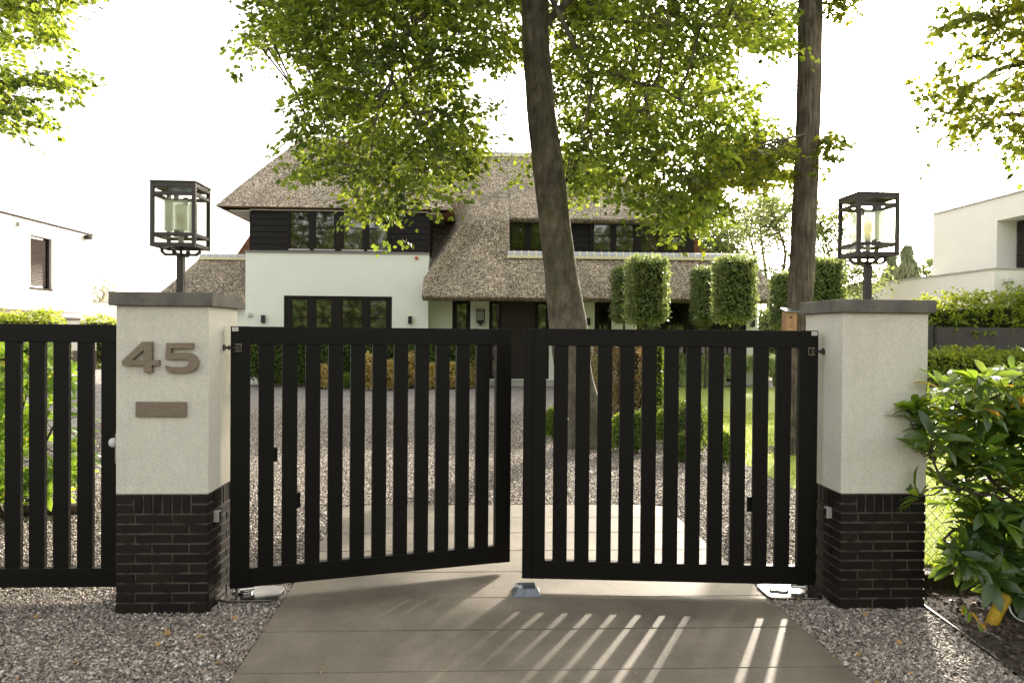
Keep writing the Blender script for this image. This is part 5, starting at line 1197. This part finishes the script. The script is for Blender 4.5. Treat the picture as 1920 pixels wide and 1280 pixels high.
mb = MB(); mb.box(fx0+.01, fx1, fy-.06, fy-.03, -.03, .09); tag(mb.build('edge_board', M['wood_log'], origin=(fx0, fy, 0), bevel=.004), 'dark timber board along the foot of the wire fence', 'board')
mb = MB(); mb.obox((2.835, -.02, -.03), (-.205, -2.2, 0), (.004, 0, 0), (0, 0, .045)); tag(mb.build('edging_strip', M['steel'], origin=(2.8, -.4, 0)), 'thin metal edging strip between the gravel and the dark soil', 'edging')
p = thing('drain_pipe', tuple(at(1862, 1175, Z=0)), 'yellow ribbed drain pipe sticking out of the soil under the right shrub', 'pipe')
a, c = at(1857, 1174, Z=-.01), at(1884, 1120, Y=-.24); m_ = (a+c)/2+np.array([-.018, -.02, .01]); Q, _ = smoothpath([a, m_, c], [1, 1, 1], 34)
mb = MB(); mb.tube(Q, np.where(np.arange(len(Q)) % 3 == 0, 0.033, .038), 18, False); mb.build('pipe', M['yellow_plastic'], p, smooth=False)
mb = MB(); mb.tube(smoothpath([at(1892, 1136, Y=-.3), at(1898, 1150, Y=-.32), at(1915, 1163, Y=-.3), at(1960, 1172, Y=-.3)], [1]*4, 6)[0], .004, 6); tag(mb.build('cable', M['white_plastic'], origin=tuple(at(1900, 1160, Y=-.3))), 'thin pale cable looping over the soil right of the yellow pipe', 'cable')
# nest box
p = at(1479, 600, Y=6.12); nb_ = thing('nest_box', (p[0], 6.12, p[2]-.16), 'small wooden bird box with a sloping roof fixed on the furrowed trunk', 'bird box')
x, z0 = p[0], at(1479, 625, Y=6.12)[2]; z1 = at(1479, 585, Y=6.12)[2]
mb = MB(); mb.prism([(x-.075, 6.03, z0), (x+.085, 6.03, z0), (x+.085, 6.03, z1), (x-.075, 6.03, z1-.0)], (0, .16, 0)); bb = mb.build('box', M['birdhouse_wood'], nb_, bevel=.003)
mb = MB(); mb.tube([(x-.01, 6.0285, z1-.075), (x-.01, 6.033, z1-.075)], .017, 16); mb.tube([(x-.01, 6.029, z1-.21), (x-.01, 6.033, z1-.21)], .01, 10); mb.build('entrance_hole', M['black_plastic'], bb)
mb = MB(); mb.obox((x-.095, 5.99, z1-.005), (.20, 0, .0), (0, .22, .055), (0, 0, .014)); mb.build('roof', M['galvanized'], nb_, bevel=.002)
# soil crumbs and bark mulch
n = 3800; P = rng.uniform((2.68, -1.4), (5.2, .3), (n, 2)); P = P[P[:, 0] > 2.86+.1*P[:, 1]]; n = len(P); V, F = instance(SMALL, np.column_stack([P, rng.uniform(.004, .022, n)]), rnd(n)*np.array([1, 1, .3]), rnd(n, .6)+np.array([0, 0, .5]), rng.uniform(.015, .05, n))
tag(meshobj('mulch', V, F, pm('mulch', (.11, .07, .05), (.03, .02, .015), 9, .9)), 'dark crumbly bark mulch on the soil under the right shrub', 'mulch', kind='stuff')

# ================================================================== NEIGHBOURS
def blinds(mb, x0, x1, y0, y1, z0, z1, axis, n=22):
    for k in range(n):
        z = z0+(z1-z0)*k/n
        mb.box(x0, x1, y0, y1, z+.01, z+(z1-z0)/n*.9)
# right: cubic white villa, walls run away from us
nh = thing('modern_house', (22, 34, 0), 'white cubic house with flat roofs and a deep window, at the right edge', 'house')
lx = at(1865, 505, Y=24.3)[0]; nz = at(1865, 505, Y=24.3)[2]; yf = at(1500, 555, X=lx)[1]
mb = MB(); mb.box(lx, 40, 24.3, min(yf, 60), -.05, nz); mb.build('garden_wing', M['white_wall'], nh)
mb = MB(); mb.box(lx-.05, 40.05, 24.25, min(yf, 60)+.05, nz+.002, nz+.06); mb.build('roof_edge', M['grey_plastic'], nh)
ux = lx+1.3; p = at(1750, 403, X=ux); uy1 = p[1]; uz = p[2]; q = at(1869, 450, X=ux); wy1 = q[1]; wzt = at(1869, 414, X=ux)[2]; wzb = nz+.08
wy0 = wy1-2.6
mb = MB(); zt_ = uz
for (y0, y1, z0, z1) in ((wy1, uy1, nz-.5, zt_), (24.9-3, wy0, nz-.5, zt_), (wy0, wy1, wzt, zt_), (wy0, wy1, nz-.5, wzb)):
    mb.add([(ux, y0, z0), (ux, y1, z0), (ux, y1, z1), (ux, y0, z1)], [(0, 1, 2, 3)])
for (y0, y1, z0, z1) in ((wy1, wy1, wzb, wzt), (wy0, wy0, wzb, wzt)): mb.add([(ux, y0, z0), (ux+.9, y0, z0), (ux+.9, y0, z1), (ux, y0, z1)], [(0, 1, 2, 3)])
mb.add([(ux, wy0, wzt), (ux+.9, wy0, wzt), (ux+.9, wy1, wzt), (ux, wy1, wzt)], [(0, 1, 2, 3)]); mb.add([(ux, wy0, wzb), (ux+.9, wy0, wzb), (ux+.9, wy1, wzb), (ux, wy1, wzb)], [(0, 1, 2, 3)])
mb.add([(ux, uy1, nz-.5), (40, uy1, nz-.5), (40, uy1, zt_), (ux, uy1, zt_)], [(0, 1, 2, 3)]); mb.add([(ux, 21.9, nz-.5), (40, 21.9, nz-.5), (40, 21.9, zt_), (ux, 21.9, zt_)], [(0, 1, 2, 3)])
mb.build('upper_storey', M['white_wall'], nh)
mb = MB(); mb.box(ux-.06, 40, 21.8, uy1+.06, zt_+.002, zt_+.07); mb.build('roof_edge', M['grey_plastic'], nh)
wn = MB(); wn.box(ux+.9, ux+.95, wy0, wy1, wzb, wzt); wnd = wn.build('window', M['window_glass'], nh); mb = MB(); blinds(mb, ux+.82, ux+.86, wy0+.05, wy1-.05, wzb+.02, wzt-.05, 0, 20); mb.build('blind', M['blind'], wnd)
p = at(1889, 525, Y=24.2); mb = MB(); mb.box(p[0]-.12, p[0]+.12, 24.05, 24.29, p[2]-.09, p[2]+.09); mb.build('camera_dome', M['white_plastic'], nh, bevel=.03)
# left: white volume on a recessed ground floor
ln = thing('modern_house', (-24, 34, 0), 'white flat roofed house with one tall blinded window, at the left edge', 'house')
lx = at(173, 442, Y=38)[0]; lz1 = at(173, 442, Y=38)[2]; lz0 = at(173, 587, Y=38)[2]
y0_ = at(-120, 400, X=lx)[1]; a = at(57, 440, X=lx); b_ = at(97, 540, X=lx); wz1, wz0 = at(57, 440, X=lx)[2], at(57, 538, X=lx)[2]
mb = MB()
for (ya, yb, za, zb_) in ((y0_, a[1], lz0, lz1), (b_[1], 38, lz0, lz1), (a[1], b_[1], wz1, lz1), (a[1], b_[1], lz0, wz0)): mb.add([(lx, ya, za), (lx, yb, za), (lx, yb, zb_), (lx, ya, zb_)], [(3, 2, 1, 0)])
for ya in (a[1], b_[1]): mb.add([(lx, ya, wz0), (lx-.3, ya, wz0), (lx-.3, ya, wz1), (lx, ya, wz1)], [(0, 1, 2, 3)])
mb.add([(lx, a[1], wz1), (lx-.3, a[1], wz1), (lx-.3, b_[1], wz1), (lx, b_[1], wz1)], [(0, 1, 2, 3)])
mb.add([(lx, 38, lz0), (lx-12, 38, lz0), (lx-12, 38, lz1), (lx, 38, lz1)], [(0, 1, 2, 3)]); mb.add([(lx, y0_, lz0), (lx-12, y0_, lz0), (lx-12, y0_, lz1), (lx, y0_, lz1)], [(0, 1, 2, 3)])
mb.add([(lx, y0_, lz0), (lx, 38, lz0), (lx-12, 38, lz0), (lx-12, y0_, lz0)], [(0, 1, 2, 3)]); mb.add([(lx, y0_, lz1), (lx, 38, lz1), (lx-12, 38, lz1), (lx-12, y0_, lz1)], [(0, 1, 2, 3)])
mb.build('upper_storey', M['pale_wall'], ln)
mb = MB(); mb.box(lx-12, lx+.06, y0_, 38.06, lz1+.002, lz1+.07); mb.build('roof_edge', M['blind'], ln)
mb = MB(); mb.box(lx-.27, lx-.22, a[1], b_[1], wz0, wz1); wnd = mb.build('window', M['window_glass'], ln)
mb = MB(); blinds(mb, lx-.19, lx-.16, a[1]+.06, b_[1]-.25, wz0+.1, wz1-.1, 0, 26); mb.box(lx-.2, lx-.12, a[1]+.002, a[1]+.06, wz0, wz1); mb.box(lx-.2, lx-.12, b_[1]-.06, b_[1]-.002, wz0, wz1); mb.build('blind', M['blind'], wnd)
mb = MB(); mb.box(lx-.1, lx+.06, a[1]-.05, b_[1]+.05, wz0-.08, wz0-.002); mb.build('sill', M['blind'], wnd)
mb = MB(); mb.box(lx-12, lx-1.4, y0_, 37.4, -.05, lz0-.003); mb.build('ground_floor', M['pale_wall'], ln)
for (u0, u1) in ((20, 108), (118, 150)):
    ya, yb = at(u0, 590, X=lx-1.4)[1], at(u1, 590, X=lx-1.4)[1]; mb = MB(); mb.box(lx-1.43, lx-1.37, ya, yb, .9, lz0-.25); mb.build('window', M['window_glass'], ln)
p = at(34, 420, X=lx); mb = MB(); mb.box(lx, lx+.12, p[1]-.07, p[1]+.07, p[2]-.1, p[2]+.1); mb.build('wall_lamp', M['grey_plastic'], ln, bevel=.01)
p = at(161, 445, X=lx); mb = MB(); mb.box(lx, lx+.25, p[1]-.2, p[1]+.2, p[2]-.1, p[2]+.1); mb.build('floodlight', M['blind'], ln, bevel=.03)
gw = thing('low_annex', (at(197, 590, Y=36)[0], 36, 0), 'long low white annex between the left house and the left pillar', 'annex')
x0, x1 = at(120, 590, Y=42)[0], at(300, 590, Y=42)[0]; z1 = at(200, 567, Y=42)[2]
mb = MB(); mb.box(x0, x1, 42, 46, -.05, z1); mb.build('wall', M['white_wall'], gw)
mb = MB(); mb.box(x0, x1, 41.95, 46, z1+.002, z1+.08); mb.build('roof_edge', M['grey_plastic'], gw)
# pillared garden wall far behind the pedestrian gate
gwl = thing('garden_wall', (X_(150, 29, 660), 29, 0), 'distant white garden wall on a dark brick foot seen through the pedestrian gate', 'wall')
x0, x1 = X_(90, 29, 660), X_(172, 29, 660); zb_ = at(130, 657, Y=29)[2]; z1 = at(130, 632, Y=29)[2]
mb = MB(); mb.box(x0, x1, 29, 29.4, zb_, z1); mb.build('plaster', M['white_wall'], gwl); mb = MB(); mb.box(x0-.01, x1+.01, 28.99, 29.41, -.05, zb_-.002); mb.build('brick_foot', pm('far_brick', (.10, .075, .065), (.16, .13, .115), 8, .8, stretch=(1, 1, 12)), gwl)
# white boundary wall strip over the pedestrian gate
mb = MB(); mb.box(X_(-100, 32, 600), X_(225, 32, 600), 32, 32.3, -.05, at(120, 601, Y=32)[2]); tag(mb.build('boundary_wall', M['white_wall'], origin=(X_(60, 32, 600), 32, 0)), 'low white boundary wall in front of the left house', 'wall')

# ================================================================== FALLEN LEAVES
FLV = [(72, 1152, 'orange fallen leaf on the gravel just under the pedestrian gate'), (145, 1240, 'dull brown fallen leaf on the open gravel left of the left pillar'), (30, 1271, 'orange fallen leaf in the bottom left corner of the gravel'),
 (320, 1186, 'pale tan fallen leaf, the largest below the number 45 pillar'), (340, 1208, 'rusty fallen leaf just below the pale tan one'), (238, 1185, 'rusty fallen leaf close to the left foot of the left pillar'),
 (380, 1190, 'rusty fallen leaf on the gravel midway between pillar and driveway'), (392, 1208, 'dark brown fallen leaf nearest to the driveway edge'), (445, 1158, 'small rusty fallen leaf in front of the left motor lid'),
 (412, 1240, 'yellow fallen leaf by the left driveway edge, near the picture bottom'), (300, 1208, 'yellowish fallen leaf left of the rusty one below the pillar'), (105, 1205, 'small brown fallen leaf left of the pillar, halfway down the gravel'),
 (1500, 1125, 'orange fallen leaf touching the right motor lid'), (1497, 1138, 'yellow green fallen leaf just below the right motor lid'), (1632, 1140, 'rusty fallen leaf against the foot of the right pillar'),
 (1708, 1162, 'brown fallen leaf below the right corner of the right pillar'), (1620, 1154, 'small brown fallen leaf a little in front of the right pillar'), (1692, 1203, 'reddish fallen leaf on the right gravel, halfway to the edging strip'),
 (1605, 1222, 'small reddish fallen leaf near the right driveway edge'), (1712, 1262, 'brown fallen leaf low on the right gravel beside the edging strip'), (600, 1255, 'small brown leaf lying on the left half of the concrete driveway'),
 (835, 1248, 'small brown leaf lying on the middle of the concrete driveway'), (1640, 1274, 'large curled brown leaf on the gravel at the bottom right driveway edge'),
 (1780, 1125, 'small yellow leaf on the dark soil near the pillar'), (1830, 1128, 'small yellow leaf on the dark soil near the yellow pipe')]
first = None
for (u, v, lab) in FLV:
    p = at(u, v, Z=.008); big = (u == 1640); me_s = rng.uniform(.028, .045)*(1.9 if big else 1)
    if first is None:
        V, F = instance(LOBED, np.zeros((1, 3)), np.array([(1., 0, .1)]), np.array([(0, .1, 1.)]), np.array([1.]))
        V = V*np.array([1, 1, 1.6]); F = [tuple(q) if len(set(q)) == 4 else tuple(dict.fromkeys(q)) for q in F.tolist()]
        o = meshobj('fallen_leaf', V, F, M['dead_leaf']); first = o
    else: o = first.copy(); COL.objects.link(o)
    o.location = p; o.scale = (me_s,)*3; o.rotation_euler = (rng.normal()*.3, rng.normal()*.3, rng.uniform(0, 6.28)); tag(o, lab, 'leaf', 'fallen leaves')
# crumbs of leaf and bark scattered over the slabs and the near gravel
n = 520; P = rng.uniform((-3.2, -1.6), (2.8, 2.8), (n, 2)); P = np.vstack([P, np.column_stack([XL(0)+rng.normal(size=160)*.05, rng.uniform(-1.6, 2.8, 160)]), np.column_stack([XR(0)+rng.normal(size=200)*.06, rng.uniform(-1.6, 2.8, 200)])]); n = len(P)
V, F = instance(SMALL, np.column_stack([P, np.full(n, .006)]), rnd(n)*np.array([1, 1, .2]), rnd(n, .3)+np.array([0, 0, 1.]), rng.uniform(.006, .018, n))
tag(meshobj('leaf_litter', V, F, M['dead_leaf']), 'tiny crumbs of leaf and bark scattered over the driveway and gravel', 'litter', kind='stuff')

# ================================================================== THE WOODED STREET BEHIND THE CAMERA (seen in the windows)
n = 7000; x = rng.uniform(-75, 75, n); hmax = 17+3*np.sin(x*.35)+2*np.sin(x*.9+1)+1.5*np.sin(x*2.1); z = rng.uniform(.0, 1, n)*hmax
C = np.column_stack([x, -60-rng.uniform(0, 5, n), z])
tag(leafobj('wood', [sprays(C, rnd(n), 7, 2.0, 1.0, .6)], M['leaf_back']), 'row of leafy trees across the street mirrored in the windows', 'wood', kind='stuff')
